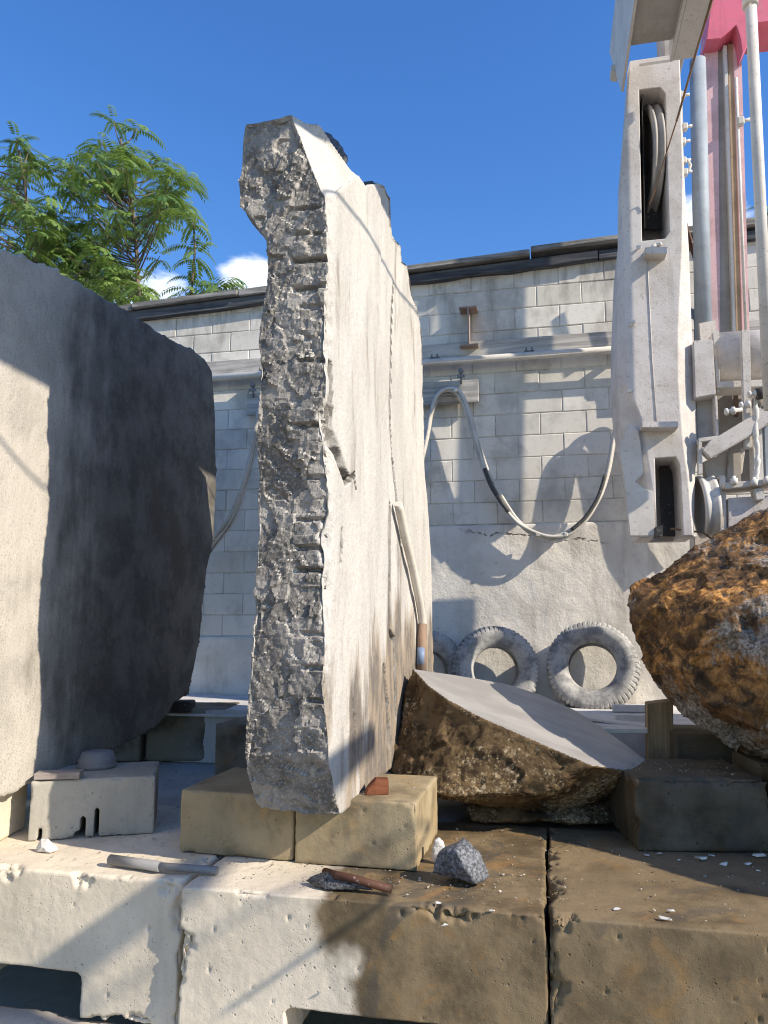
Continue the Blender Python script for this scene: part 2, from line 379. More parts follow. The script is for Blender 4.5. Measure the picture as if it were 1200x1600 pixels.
def paint(name, c0, grime=.35, splat=.6, rough=.6):
    m = M_(name, rough, .35)
    a = m.rng(m.noise(5, 6, .65), .42, .66); c = m.mix(m.mth('MULTIPLY', a, grime), c0, (c0[0]*.62, c0[1]*.58, c0[2]*.53))
    st = m.rng(m.noise(16, 4, .6, (1, 1, .07)), .56, .72); c = m.mix(m.mth('MULTIPLY', st, grime*.7), c, sc(c0, .55))
    if splat:
        d = m.noise(85, 4, .65); e = m.rng(d, .50, .62); c = m.mix(m.mth('MULTIPLY', m.rng(m.noise(45, 3), .6, .7), .55), c, (.30, .265, .23)); c = m.mix(m.mth('MULTIPLY', m.rng(m.noise(3, 4, .6, (1, 1, .3)), .52, .7), .3), c, (.45, .41, .36))
        m.bump(e, splat*.55, .004)
    m.bump(m.noise(30, 4), .12, .003); m.col(c); return m.m
m_white = paint('slurry_coated_white_steel', (.60, .56, .525), .5, .45, .75)
m_beam = paint('white_steel', (.62, .59, .54), .35, .15)
m_beige = paint('slurry_coated_frame', (.60, .56, .51), .35, .6, .8)
m_under = paint('grey_beige_and_shaded_steel', (.40, .37, .335), .5, .1)
m_bluesky_steel = paint('blue_grey_sky_tinted_steel', (.30, .35, .40), .4, .2)  # the sky's reflection on the cylinder is put into this colour
m_pink = paint('faded_red_paint', (.74, .17, .24), .35, .1, .5); m_pinkp = paint('pale_pink_paint', (.70, .45, .455), .5, .3, .6)
m_rust = paint('rusty_steel', (.26, .15, .085), .7, .4, .8); m_railrust = paint('tan_rust', (.42, .31, .21), .6, .3, .8); m_rustred = paint('red_rust', (.085, .035, .02), .6, .3, .7)
m_dark = paint('black_steel_and_slot_shade', (.05, .047, .045), .4, .3, .7); m_blue = paint('blue_paint', (.1, .2, .38), .4, .1, .5)
m_pipe = paint('grey_pipe', (.22, .22, .225), .4, .2, .6); m_dust = paint('dust_white', (.66, .64, .6), .3, .3, .9)
m_cable = paint('dusty_cable_sheath', (.60, .58, .53), .5, .3, .8); m_cableblk = paint('worn_black_cable', (.07, .07, .07), .2, .5, .7)
m_leantube = paint('cream_pipe', (.66, .61, .53), .3, .1, .7)
def rubber():
    m = M_('dust_coated_rubber', .85, .2); k = m.rng(m.noise(9, 6, .65), .36, .6)
    n = m.noise(70, 4, .8); c = m.mix(k, (.22, .22, .22), (.44, .432, .41)); c = m.mix(m.mth('MULTIPLY', m.rng(n, .54, .66), .7), c, (.10, .12, .12))
    m.col(c); m.bump(m.noise(60), .3, .004); return m.m
m_rubber = rubber()
def wood(name, a, b, axis=0):
    m = M_(name, .85, .2); st = [26, 26, 26]; st[axis] = 1.6
    n = m.noise(1, 5, .6, tuple(st), .4); c = m.mix(m.rng(n, .35, .65), a, b); c = m.mix(m.mth('MULTIPLY', m.rng(m.noise(5), .5, .7), .4), c, sc(a, .7))
    m.col(c); m.bump(n, .5, .006); return m.m
m_wood = wood('grey_weathered_wood', (.33, .31, .28), (.56, .53, .49)); m_woodb = wood('brown_timber', (.2, .14, .08), (.36, .27, .16), 2)
m_coping = wood('weathered_coping', (.16, .155, .145), (.40, .385, .35)); m_edge = wood('dark_edge_strip', (.05, .055, .065), (.13, .135, .14))
m_shim = wood('reddish_wood', (.14, .05, .025), (.24, .09, .045)); m_shim2 = wood('dusty_wood', (.26, .22, .2), (.36, .31, .28))
def leafm(name, a, b):
    m = M_(name, .45, .5); at = m.node('ShaderNodeAttribute', attribute_name='tint')
    c = m.mix(at.outputs['Fac'], a, b); m.col(c)
    tr = m.node('ShaderNodeBsdfTranslucent'); m.inp(tr, 0, m.mix(.5, c, (.35, .5, .05)))
    mxs = m.node('ShaderNodeMixShader'); mxs.inputs[0].default_value = .32
    m.nt.links.new(m.b.outputs[0], mxs.inputs[1]); m.nt.links.new(tr.outputs[0], mxs.inputs[2]); m.nt.links.new(mxs.outputs[0], m.nt.nodes['Material Output'].inputs[0]); return m.m
m_leaf = leafm('sumac_leaf', (.05, .12, .035), (.25, .35, .085)); m_bark = wood('bark', (.1, .075, .055), (.24, .19, .14), 2)

# ------------------------------------------------------------------ ground, floor
def chip_box(name, prof, v0, v1, mats, label, cat, group, vox=.0085, chip=.055, seed=0, pits=60, cap=None, rough=1.0):
    """cast concrete block: (x,z) profile run from y=v0 to v1, edges chipped, faces pitted"""
    bm = bmesh.new(); prism(bm, [(a, v0, b) for a, b in prof], (0, v1-v0, 0))
    me = remesh(bm, vox); P, N = arr(me)
    xs = [p[0] for p in prof]; zs = [p[1] for p in prof]
    lo = np.array([min(xs), v0, min(zs)]); hi = np.array([max(xs), v1, max(zs)])
    D = np.sort(np.minimum(P-lo, hi-P), axis=1)
    second = D[:, 1]; first = D[:, 0]; on_hull = (first < .012)
    e = chip*(.08+1.3*sstep(fbm(P, 5, 4, .6, seed)+.35*fbm(P, 22, 3, .6, seed+4), .05, .7))
    c = np.maximum(0, e-second)*on_hull
    cen = (lo+hi)/2; inward = cen-P; inward /= np.linalg.norm(inward, axis=1)[:, None]
    P = P+(-N)*(c*.75)[:, None]
    sidef = sstep(np.abs(N[:, 0]), .5, .9)
    P += N*(sidef*fbm(P, 7, 4, .6, seed+15)*.014+fbm(P, 3, 4, .5, seed+5)*.006*rough+fbm(P, 30, 3, .6, seed+9)*.0014*rough+fbm(P, 12, 3, .6, seed+2)*.0009*rough)[:, None]
    # air-bubble pits and shallow scars
    rs = np.random.RandomState(seed)
    fr = np.where((P[:, 1] < v0+.02))[0]
    if len(fr):
        for _ in range(pits):
            q = P[fr[rs.randint(len(fr))]]; r = rs.uniform(.007, .010)*(1.4 if rs.rand() < .12 else 1)
            d = np.linalg.norm((P[fr]-q)*np.array([1, 1, rs.uniform(.5, 1)]), axis=1); w_ = clamp(1-(d/r)**2)
            P[fr, 1] += w_*r*1.1
    put(me, P)
    o = to_obj(name, me, mats, None, ((lo[0]+hi[0])/2, (v0+v1)/2, lo[2]), True)
    return tag(o, label, cat, group)

bm = bmesh.new(); box(bm, (0, 30, -.70), (400, 400, .1)); kind(bm_obj('ground', bm, concrete('dirt_ground', (.30, .27, .22))), 'structure')
# raised yard floor behind the block edge, and the white ledge at the foot of the wall
bm = bmesh.new(); box(bm, (0, 5.85, .27), (11, 3.1, .64), None, .004); kind(bm_obj('yard_floor', bm, m_floor), 'structure')
bm = bmesh.new()
prism(bm, [(-5.5, 5.62, .594), (.2, 5.62, .594), (.35, 5.3, .594), (5.5, 5.3, .594), (5.5, 6.9, .594), (-5.5, 6.9, .594)], (0, 0, .40), .006)
kind(bm_obj('wall_ledge', bm, concrete('white_ledge', (.62, .61, .60))), 'structure')
bm = bmesh.new(); box(bm, (-2.35, 5.60, .955), (1.5, .05, .018), None, .003); kind(bm_obj('ledge_lip', bm, m_dust), 'structure')

# ------------------------------------------------------------------ the big cast blocks at the front
GB = 'big cast concrete blocks of the front retaining row'
def notch(x0, x1, n0, n1, ztop, z0=.02, z1=.6):
    return [(x0, z0), (n0, z0), (n0, ztop-.015), (n0+.02, ztop), (n1-.02, ztop), (n1, ztop-.015), (n1, z0), (x1, z0), (x1, z1), (x0, z1)]
chip_box('concrete_block', notch(-3.03, -1.535, -2.62, -1.985, .20), 3.12, 4.3, m_block_l, 'leftmost big dusty white block of the front row, dark lifting slot under it', 'concrete block', GB, seed=1, pits=16)
chip_box('concrete_block', notch(-1.505, -.036, -1.05, -.42, .18), 3.06, 4.3, m_block_m, 'middle big block of the front row, left part white, right part stained brown', 'concrete block', GB, seed=2, pits=18)
chip_box('concrete_block', notch(-.022, 1.45, .42, 1.05, .17), 3.05, 4.3, m_block_r, 'rightmost big cast block of the front row, stained olive brown all over', 'concrete block', GB, seed=3, pits=34)
GL = 'cast concrete blocks of the lower course'
chip_box('concrete_block', [(-3.3, -.6), (-1.79, -.6), (-1.79, .0), (-3.3, .0)], 2.86, 3.19, m_low, 'pale cast block of the lower course, under the left dark lifting slot', 'concrete block', GL, vox=.016, seed=4, pits=20)
chip_box('concrete_block', [(-1.76, -.6), (-.75, -.6), (-.75, .0), (-1.76, .0)], 2.9, 3.17, m_low, 'cast block of the lower course, under the joint of the white and half brown blocks', 'concrete block', GL, vox=.016, seed=6, pits=20)
chip_box('concrete_block', [(-.72, -.6), (.7, -.6), (.7, .0), (-.72, .0)], 2.95, 3.15, m_low, 'cast block of the lower course, under the brown stained end of the middle block', 'concrete block', GL, vox=.016, seed=7, pits=20)

# ------------------------------------------------------------------ smaller support blocks
def sblock(c, s, mat, label, group, rotz=0, seed=0, vox=.009, chip=.016, kerfs=(), rx=0, ry=0, pits=4, name='support_block'):
    """block with centre-bottom c and size s, optional sawn kerfs (x, width, height) in its lower front"""
    bm = bmesh.new(); box(bm, (0, 0, s[2]/2), s)
    cuts = []
    for kx, kw, kh in kerfs:
        k = bmesh.new(); box(k, (kx, 0, kh/2-.05), (kw, s[1]*2, kh+.1)); cuts.append(('DIFFERENCE', k))
    me = remesh(bm, vox, cuts); P, N = arr(me); h = np.array(s)/2; Q = P-np.array([0, 0, s[2]/2])
    D = np.sort(h-np.abs(Q), axis=1); e = chip*(.12+1.2*sstep(fbm(P+seed*3, 9, 4, .6, seed), .0, .7)); c_ = np.maximum(0, e-D[:, 1])*(D[:, 0] < .012)
    P = P-N*(c_*.75)[:, None]+N*(fbm(P+seed, 5, 4, .5, seed)*.004+fbm(P+seed, 40, 3, .6, seed)*.0012)[:, None]
    rs = np.random.RandomState(seed+50); fr = np.where(P[:, 1] < -h[1]+.01)[0]
    for _ in range(pits):
        q = P[fr[rs.randint(len(fr))]]; r = rs.uniform(.008, .014); d = np.linalg.norm(P[fr]-q, axis=1); P[fr, 1] += clamp(1-(d/r)**2)*r*.6
    put(me, P)
    me.transform(Matrix.Rotation(rotz, 4, 'Z') @ Matrix.Rotation(ry, 4, 'Y') @ Matrix.Rotation(rx, 4, 'X')); me.transform(Matrix.Translation(Vector(c)))
    return tag(to_obj(name, me, mat, None, c, True), label, 'concrete block', group)
GS = 'small concrete support blocks under the stones'
sblock((-1.437, 3.76, .604), (.575, .58, .283), m_pair, 'left one of the two tan support blocks under the tall split slab', GS, rad(-2), 11, chip=.02)
sblock((-.862, 3.745, .604), (.56, .60, .285), m_pair, 'right one of the two tan support blocks under the tall slab, end face sunlit', GS, rad(-1), 12)
sblock((-2.37, 3.80, .605), (.60, .42, .285), m_grey, 'grey support block with sawn slots in its lower edge, under the left slab', GS, rad(26), 13, kerfs=((-.245, .022, .06), (-.06, .05, .03), (-.045, .022, .10), (.02, .022, .14)), pits=6)
sblock((-2.84, 3.50, .605), (.30, .35, .30), m_block_l, 'pale support block under the near end of the huge left slab, at the left edge', GS, rad(10), 14)
sblock((-2.80, 6.02-.2, .604), (.62, .45, .40), m_grey2, 'dark grey support block carrying the far end of the huge left slab', GS, rad(8), 15, vox=.012)
sblock((-3.28, 5.92-.2, .604), (.30, .45, .34), m_grey2, 'low brownish block in the shade beneath the huge left slab', GS, rad(8), 16, vox=.012)
sblock((-3.62, 5.85-.2, .604), (.28, .45, .34), m_grey2, 'farthest left block in the shade beneath the huge left slab', GS, rad(8), 17, vox=.012)
sblock((-2.10, 5.33, .604), (.34, .5, .36), m_grey2, 'small dark grey block half hidden behind the tall split slab', GS, rad(-6), 18, vox=.012)
sblock((.66, 4.27, .604), (.64, .55, .33), m_wetblk, 'brown grey support block with a ragged top edge, right of the sliced boulder', GS, rad(10), 19, chip=.05)
sblock((1.30, 4.48, .604), (.55, .5, .36), m_wetblk, 'brown grey support block at the right edge of the picture, under the rusty boulder', GS, rad(8), 20, chip=.045)
sblock((1.00, 5.08, .604), (.6, .45, .42), m_wetblk, 'dark support block behind the ragged one, beneath the rusty boulder', GS, rad(4), 21, vox=.012)

# ------------------------------------------------------------------ yard wall
WV = 6.75
def ztop(u): return 4.80+(u+2.6)*.038
wall = thing('yard_wall', 'long whitewashed block wall behind the stones with a timber coping', 'wall', (-1, WV+.1, 1.0))
bm = bmesh.new(); prism(bm, [(-7, WV+.008, 1.0), (4.2, WV+.008, 1.0), (4.2, WV+.008, ztop(4.2)), (-7, WV+.008, ztop(-7))], (0, .19, 0))
bm_obj('wall_core', bm, m_mortar, wall)
rnd = random.Random(5)
bm = bmesh.new(); lay = bm.faces.layers.float.new('tint')
def cmu(u0, u1, z0, z1, t, off):
    g = rnd.choice((.0012, .0018, .0022, .0035)); c = .006
    zt0 = min(z1-g, ztop(u0)); zt1 = min(z1-g, ztop(u1))
    if zt0 < z0+.02: return
    j = lambda: rnd.uniform(-.0012, .0012)
    o_ = [(u0+g, z0+g), (u1-g, z0+g), (u1-g, zt1), (u0+g, zt0)]; i_ = [(u0+g+c, z0+g+c), (u1-g-c, z0+g+c), (u1-g-c, zt1-c), (u0+g+c, zt0-c)]
    B = [bm.verts.new((a+j(), WV+.02, b+j())) for a, b in o_]; A = [bm.verts.new((v.co.x, WV+.006+off, v.co.z)) for v in B]; F = [bm.verts.new((a+j(), WV+off+j()*.8, b+j())) for a, b in i_]
    fs = [bm.faces.new(F)]
    for k in range(4): k2 = (k+1) % 4; fs += [bm.faces.new((A[k], A[k2], F[k2], F[k])), bm.faces.new((B[k], B[k2], A[k2], A[k]))]
    for f in fs: f[lay] = t
for r in range(20):
    z0 = 2.53-.2*5+.2*r; z1 = z0+.2
    if z0 > 5.2: break
    n0 = -7.0+(.2 if r % 2 else 0)
    k = 0
    while n0+.4*k < 4.1:
        u0 = n0+.4*k; k += 1; u1 = u0+.4
        if z0 < 2.5:
            if u0 > -1.5: continue
            u1 = min(u1, -1.5)
            if u1-u0 < .06: continue
        cmu(u0, u1, z0, z1, rnd.random(), rnd.uniform(-.003, .002))
bm_obj('block_courses', bm, m_wall, wall)
def crackm():
    m = M_('rendered_foundation', .93, .15); x, y, z = m.xyz()
    c = m.mix(m.rng(m.noise(2.4, 6, .6), .36, .62), (.66, .625, .565), (.80, .76, .69)); c = m.mix(m.mth('MULTIPLY', m.rng(m.noise(6, 5, .6, (1, 1, .2)), .5, .68), .5), c, (.42, .395, .35)); c = m.mix(m.mth('MULTIPLY', m.rng(m.noise(19, 6, .75), .56, .7), .5), c, (.36, .335, .3))
    ln = m.mth('ABSOLUTE', m.mth('ADD', m.mth('SUBTRACT', z, m.mth('SUBTRACT', 2.40, m.mth('MULTIPLY', x, .10))), m.mth('MULTIPLY', m.mth('SUBTRACT', m.noise(7, 3), .5), .16)))
    k = m.mth('MULTIPLY', m.rng(ln, .004, .016, 1, 0), m.mth('MULTIPLY', m.rng(m.noise(26, 3), .45, .52), m.rng(m.mth('ABSOLUTE', m.mth('ADD', x, .1)), .45, .7, 1, 0)))
    c = m.mix(m.mth('MULTIPLY', k, .75), c, (.1, .095, .085)); m.col(c)
    m.bump(m.mth('SUBTRACT', m.mth('ADD', m.noise(5, 6, .6), m.mth('MULTIPLY', m.noise(45, 5, .75), .35)), m.mth('MULTIPLY', k, 1.0)), .6, .022); return m.m
m_foundr = crackm()
def slabface(name, u0, u1, z0, z1, v, seed):
    bm = bmesh.new(); box(bm, ((u0+u1)/2, v+.09, (z0+z1)/2), (u1-u0, .18, z1-z0)); me = remesh(bm, .02); P, N = arr(me)
    P += N*(fbm(P, 2.2, 5, .55, seed)*.011+fbm(P, 18, 3, .6, seed)*.0018)[:, None]; put(me, P); return to_obj(name, me, m_foundr, wall, None, True)
slabface('foundation', -1.5, 4.2, .98, 2.525, WV-.022, 3); slabface('foundation', -7, -1.502, .98, 1.53, WV-.022, 4)
# coping: weathered boards over a darker strip, with breaks
for a, b, z_, th, ov in ((-7, -4.05, .0, .07, .10), (-4.04, -2.9, .012, .055, .12), (-2.89, -1.35, .0, .07, .10), (-1.34, -.05, .02, .05, .13), (.0-.04, 1.0, .055, .05, .11), (1.01, 4.2, .03, .07, .1)):
    bm = bmesh.new(); za, zb = ztop(a)+.07+z_, ztop(b)+.07+z_
    prism(bm, [(a, WV-ov, za), (b, WV-ov, zb), (b, WV-ov, zb+th), (a, WV-ov, za+th)], (0, .36, 0), .006); bm_obj('coping_board', bm, m_coping, wall)
for a, b, dz, th, ov in ((-7, -2.2, -.005, .075, .07), (-2.19, .55, .0, .09, .075), (.56, 4.2, .01, .11, .06)):
    bm = bmesh.new(); n = 14; pts = [(a+(b-a)*i/n, ztop(a+(b-a)*i/n)+dz-.015+rnd.uniform(-.014, .012)) for i in range(n+1)]
    top = [(a, ztop(a)+.068), (b, ztop(b)+.068)]
    prism(bm, [(p, WV-ov, q) for p, q in pts]+[(top[1][0], WV-ov, top[1][1]), (top[0][0], WV-ov, top[0][1])], (0, .3, 0), .003); bm_obj('dark_edge_strip', bm, m_edge, wall)
# stub of a steel I-beam let into the wall
ib = bmesh.new(); a = V(731, 478, 6.60); zt = a.z; zb = V(731, 541, 6.60).z; uc = a.x
box(ib, (uc, 6.70, (zt+zb)/2), (.014, .2, zt-zb-.02)); box(ib, (uc, 6.70, zt-.008), (.165, .2, .016), None, .003); box(ib, (uc+.005, 6.69, zb+.008), (.17, .22, .016), None, .003)
tag(bm_obj('beam_stub', ib, paint('faded_rusty_steel', (.40, .31, .26), .6, .3, .8), None, (uc, 6.7, zb)), 'rusty steel I-beam stub sticking out near the top of the wall', 'steel beam')
# ledger board and trolley rail
rail = thing('cable_rail', 'long white trolley rail fixed to a timber ledger along the wall', 'rail', (-1, 6.7, 4.0))
ZR = 4.02
for a, b, z_ in ((-6.5, -2.45, .0), (-2.44, 3.6, .004)):
    bm = bmesh.new(); box(bm, ((a+b)/2, 6.705, ZR+.115+z_), (b-a, .08, .15), None, .004); bm_obj('ledger_board', bm, m_wood, rail)
bm = bmesh.new(); tube(bm, [(-6.5, 6.61, ZR), (3.6, 6.61, ZR)], .034, 14); bm_obj('rail_tube', bm, m_beam, rail)
for x in (-3.9, -3.3, -2.6, -1.75, -.93, -.08, .78, 1.6):
    bm = bmesh.new(); box(bm, (x, 6.645, ZR+.045), (.09, .05, .022), None, .003); tube(bm, [(x-.025, 6.60, ZR+.045), (x-.025, 6.60, ZR+.075)], .008, 8); tube(bm, [(x+.025, 6.60, ZR+.045), (x+.025, 6.60, ZR+.075)], .008, 8)
    bm_obj('clamp', bm, m_pipe, rail)
PL = []
def trolley(x0, x1, lab):
    z1 = V(700, 590, 6.56).z; z0 = V(700, 626, 6.56).z
    t = thing('cable_trolley', lab, 'trolley', ((x0+x1)/2, 6.56, z0), 'wooden cable trolleys hanging from the rail')
    bm = bmesh.new(); box(bm, ((x0+x1)/2, 6.67, (z0+z1)/2), (x1-x0, .03, z1-z0), None, .003); bm_obj('plate', bm, m_wood, t)
    for x in (x0+.12*(x1-x0), x0+.75*(x1-x0)):
        bm = bmesh.new(); tube(bm, [(x, 6.645, z1-.04), (x, 6.645, z1+.07)], .009, 8); box(bm, (x, 6.63, z1+.03), (.07, .012, .03)); lathe(bm, [(.001, -.012), (.025, -.012), (.025, .012), (.001, .012)], (x, 6.625, z1+.075), (0, 1, 0), 14); bm_obj('hanger', bm, m_pipe, t)
    return (x0+x1)/2, z0
trolley(V(640, 600, 6.56).x, V(746, 600, 6.56).x, 'wooden cable trolley plate hanging right of the tall slab')
trolley(V(380, 600, 6.56).x, V(470, 600, 6.56).x, 'wooden cable trolley plate hanging left of the tall slab')
trolley(V(985, 600, 6.56).x, V(1070, 600, 6.56).x, 'wooden cable trolley plate behind the white saw column')
# festoon of cables
fes = thing('festoon_cable', 'dusty bundle of cables hanging in deep loops from the trolleys along the wall', 'cable', (-1, 6.5, 2.4))
main = [(308, 880), (332, 846), (360, 808), (384, 742), (398, 675), (406, 635), (420, 615), (438, 620), (456, 660), (480, 740), (530, 830), (580, 850), (630, 800), (655, 730), (667, 680), (673, 645), (683, 618), (700, 609), (718, 615), (730, 640), (744, 690), (762, 745), (785, 785), (808, 815), (835, 834), (862, 841), (890, 833), (915, 811), (936, 778), (950, 735), (959, 685), (968, 648), (985, 625), (1005, 620), (1022, 640), (1040, 720), (1060, 800), (1090, 850)]
for i, (dv, dx, dy, r, mt) in enumerate(((6.545, 0, 0, .015, m_cable), (6.563, -1, 3, .013, m_cable), (6.581, 2, -3, .014, m_cable), (6.599, 0, -1, .012, m_cableblk), (6.616, -1, -2, .012, m_cable), (6.633, 1, 0, .012, m_cable))):
    bm = bmesh.new(); tube(bm, catmull([V(x+dx, y+dy+(3*math.sin(x*.05+i*2)), 6.56)+Vector((0, dv-6.56, 0)) for x, y in main], 6), r, 8); bm_obj('cable', bm, mt, fes, None, True)
# worn black sheath and tape ties
bm = bmesh.new(); tube(bm, catmull([V(x, y, 6.535) for x, y in [(757, 732), (768, 760), (782, 783), (795, 800)]], 5), [.018]*16, 8); bm_obj('sheath', bm, m_cableblk, fes)
bm = bmesh.new(); tube(bm, catmull([V(x, y, 6.535) for x, y in [(893, 828), (915, 808), (934, 778), (946, 742)]], 5), [.017]*16, 8); bm_obj('sheath', bm, m_cableblk, fes)
for x, y in ((672, 650), (712, 612), (840, 836), (884, 836), (790, 796)):
    q = V(x, y, 6.588); bm = bmesh.new(); box(bm, q, (.035, .12, .035), None, .006); bm_obj('tie', bm, m_cable, fes)

# ------------------------------------------------------------------ the tall split slab
PHI = rad(2.5); nF = (math.cos(PHI), -math.sin(PHI), 0); qF = V(515, 800, 3.12)
def face(x, y): return on(x, y, nF, qF)
sd = Vector((math.sin(PHI), math.cos(PHI), 0)); td = Vector((-math.cos(PHI), math.sin(PHI), 0))
side_px = [(531, 1276), (524, 1240), (514, 1190), (509, 1100), (509, 1000), (511, 900), (515, 790), (511, 700), (507, 640), (508, 570), (511, 500), (513, 400), (512, 312), (513, 172), (535, 190), (556, 268), (570, 288), (590, 285), (603, 292), (611, 310), (613, 368), (628, 385), (630, 408), (638, 415), (645, 460), (658, 500), (661, 540), (662, 620), (664, 700), (669, 780), (675, 900), (678, 1045), (680, 1100)]
side = [face(*p) for p in side_px]; side[0].z = .858; b_ = side[0]+sd*.30; side = side+[Vector((side[-1].x, side[-1].y, .885)), Vector((b_.x+sd.x*.02, b_.y+.02, .885)), Vector((b_.x, b_.y, .858))]
A_ = bmesh.new(); prism(A_, side, td*.85)
endp = [(379, 1160), (372, 1215), (370, 1262), (384, 1300), (500, 1320), (620, 1320), (640, 700), (640, 60), (442, 60), (428, 180), (410, 181), (395, 190), (388, 230), (379, 290), (381, 330), (403, 350), (420, 380), (423, 440), (416, 500), (412, 640), (402, 800), (399, 950), (388, 1080)]
ev = 3.12; E_ = [V(x, y, ev) for x, y in endp]
B_ = bmesh.new(); prism(B_, [p-sd*.3 for p in E_], sd*3.2)
# wide bulge of the top: the far part keeps the face plane
# the top front corner is broken away in one slanting fracture
C_ = hull([V(x, y, 2.7) for x, y in ((400, 40), (700, 40), (700, 300))]+[V(432, 174, 3.12)-sd*.25, V(452, 190, 3.12)-sd*.25, V(486, 262, 3.12)-sd*.2, V(509, 318, 3.12)-sd*.1, face(518, 330)-td*.05, face(500, 234)+td*.02, face(535, 246)+td*.02, face(560, 276)+td*.0, face(562, 276)-td*.4, face(556, 150), face(480, 160)+td*.12])
me = remesh(A_, .008, [('INTERSECT', B_), ('DIFFERENCE', C_)])
P, N = arr(me)
endm = sstep(-N[:, 1], .35, .8); backm = sstep(N[:, 1], .35, .8); top = sstep(N[:, 2], .35, .8); fac = sstep(N[:, 0], .45, .85); oth = np.maximum(np.maximum(endm, backm), top)
P2 = P.copy()
Wp = warp(P, 7, .05, 3)
P2 += N*(endm*(fbm(P, 2.4, 3, .5, 1)*.022+facet(Wp, 5, 2, 1.3, .35)*.014+facet(warp(P, 22, .010, 9), 13, 5, 1.4, .4)*.0095+facet(warp(P, 40, .004, 6), 34, 8)*.0045+fbm(P, 70, 2, .7, 4)*.002-.010))[:, None]
P2 += N*(fac*(fbm(P*np.array([1, 1, .5]), 2.2, 5, .5, 7)*.012+fbm(P*np.array([1, 1, .4]), 14, 4, .6, 8)*.0035))[:, None]
P2 += N*((1-fac)*(1-endm)*(fbm(P, 4, 5, .6, 9)*.025))[:, None]
fl_end = endm > .5
# ragged arris between end and face
s_al = (P[:, 0]-qF.x)*sd.x+(P[:, 1]-qF.y)*sd.y; t_al = (P[:, 0]-qF.x)*td.x+(P[:, 1]-qF.y)*td.y
ar = np.maximum(0, .06*(.35+fbm(P, 4, 4, .6, 12))-np.maximum(t_al, 0)-np.maximum(s_al, 0)); P2 -= N*(ar*.8)[:, None]
# half drill holes along the arris of the end face
def drill(P2, pys, x0, x1, dep, hh):
    for i, y in enumerate(pys):
        zc = V(490, y, ev).z; ua, ub = V(x0+((i*37) % 9)-4, y, ev).x, V(x1, y, ev).x
        m_ = clamp(1-np.abs(P[:, 2]-zc+(P[:, 0]-ua)*.03)/hh)*sstep(P[:, 0], ua-.01, ua+.008)*sstep(-P[:, 0], -ub-.03, -ub)*endm
        P2[:, 1] += np.sqrt(clamp(m_*1.6))*dep
drill(P2, (333, 372), 470, 500, .02, .010)
drill(P2, (412, 454), 465, 512, .034, .015); drill(P2, (485,), 478, 506, .014, .012); drill(P2, (571, 746), 478, 508, .020, .012); drill(P2, (668,), 472, 506, .026, .013); drill(P2, (811,), 466, 515, .022, .010); drill(P2, (855, 890), 466, 515, .032, .013); drill(P2, (990, 1043), 478, 510, .020, .012); drill(P2, (1095,), 484, 510, .026, .012)
# tall recess and the split channel down the face
def groove(P2, pts, wd, dep):
    G = [face(*p) for p in pts]
    for i in range(len(G)-1):
        a, b = np.array(G[i]), np.array(G[i+1]); d = b-a; L = (d*d).sum(); t = clamp(((P-a)@d)/L); q = a+t[:, None]*d
        dd = np.linalg.norm(P-q, axis=1); w_ = wd[i]+(wd[i+1]-wd[i])*t; k = clamp(1.25-dd/w_)*(fac > .3)
        P2[:, 0] -= np.minimum(k, 1)*dep*fac
    return P2
g1 = groove(P2.copy(), [(618, 440), (614, 560), (612, 650), (616, 720), (622, 790), (628, 850)], [.012, .022, .026, .028, .026, .014], .045)
P2 = g1
P2 = groove(P2, [(516, 570), (517, 640), (517, 680), (528, 715), (538, 745), (546, 748)], [.02, .028, .035, .04, .034, .015], .045)
P2 = groove(P2, [(546, 748), (553, 742), (555, 762)], [.012, .014, .01], .03)
P2 = groove(P2, [(610, 790), (610, 900), (610, 988), (616, 1000), (617, 1080), (618, 1120)], [.022]*6, .06)
P2 = groove(P2, [(600, 1045), (604, 1100), (607, 1160)], [.026, .032, .03], .05)
P2 = groove(P2, [(534, 830), (533, 850), (531, 878)], [.016]*3, .03)
P2 = groove(P2, [(646, 885), (648, 900), (649, 925)], [.018]*3, .03)
P2 = groove(P2, [(551, 1095), (553, 1120), (556, 1170)], [.012, .014, .01], .02)
# soft terrace on the far part of the face beyond the split
bnd = np.interp(P[:, 2], [1.3, 2.2, 2.9, 3.6], [4.15, 4.05, 3.95, 3.9]); P2[:, 0] -= fac*sstep(P[:, 1], 4.0, 4.03)*.012*sstep(P[:, 2], 2.3, 2.8)
put(me, P2)
tall = thing('standing_slab', 'tall pale granite slab standing on edge on tan blocks, rough drilled end towards the camera', 'stone slab', (-1.05, 3.6, .885))
to_obj('granite_body', me, m_tall, tall, None, True)
pn = np.empty(len(me.polygons)*3); me.polygons.foreach_get('normal', pn); pn = pn.reshape(-1, 3)
me.polygons.foreach_set('use_smooth', (pn[:, 0] > .55))
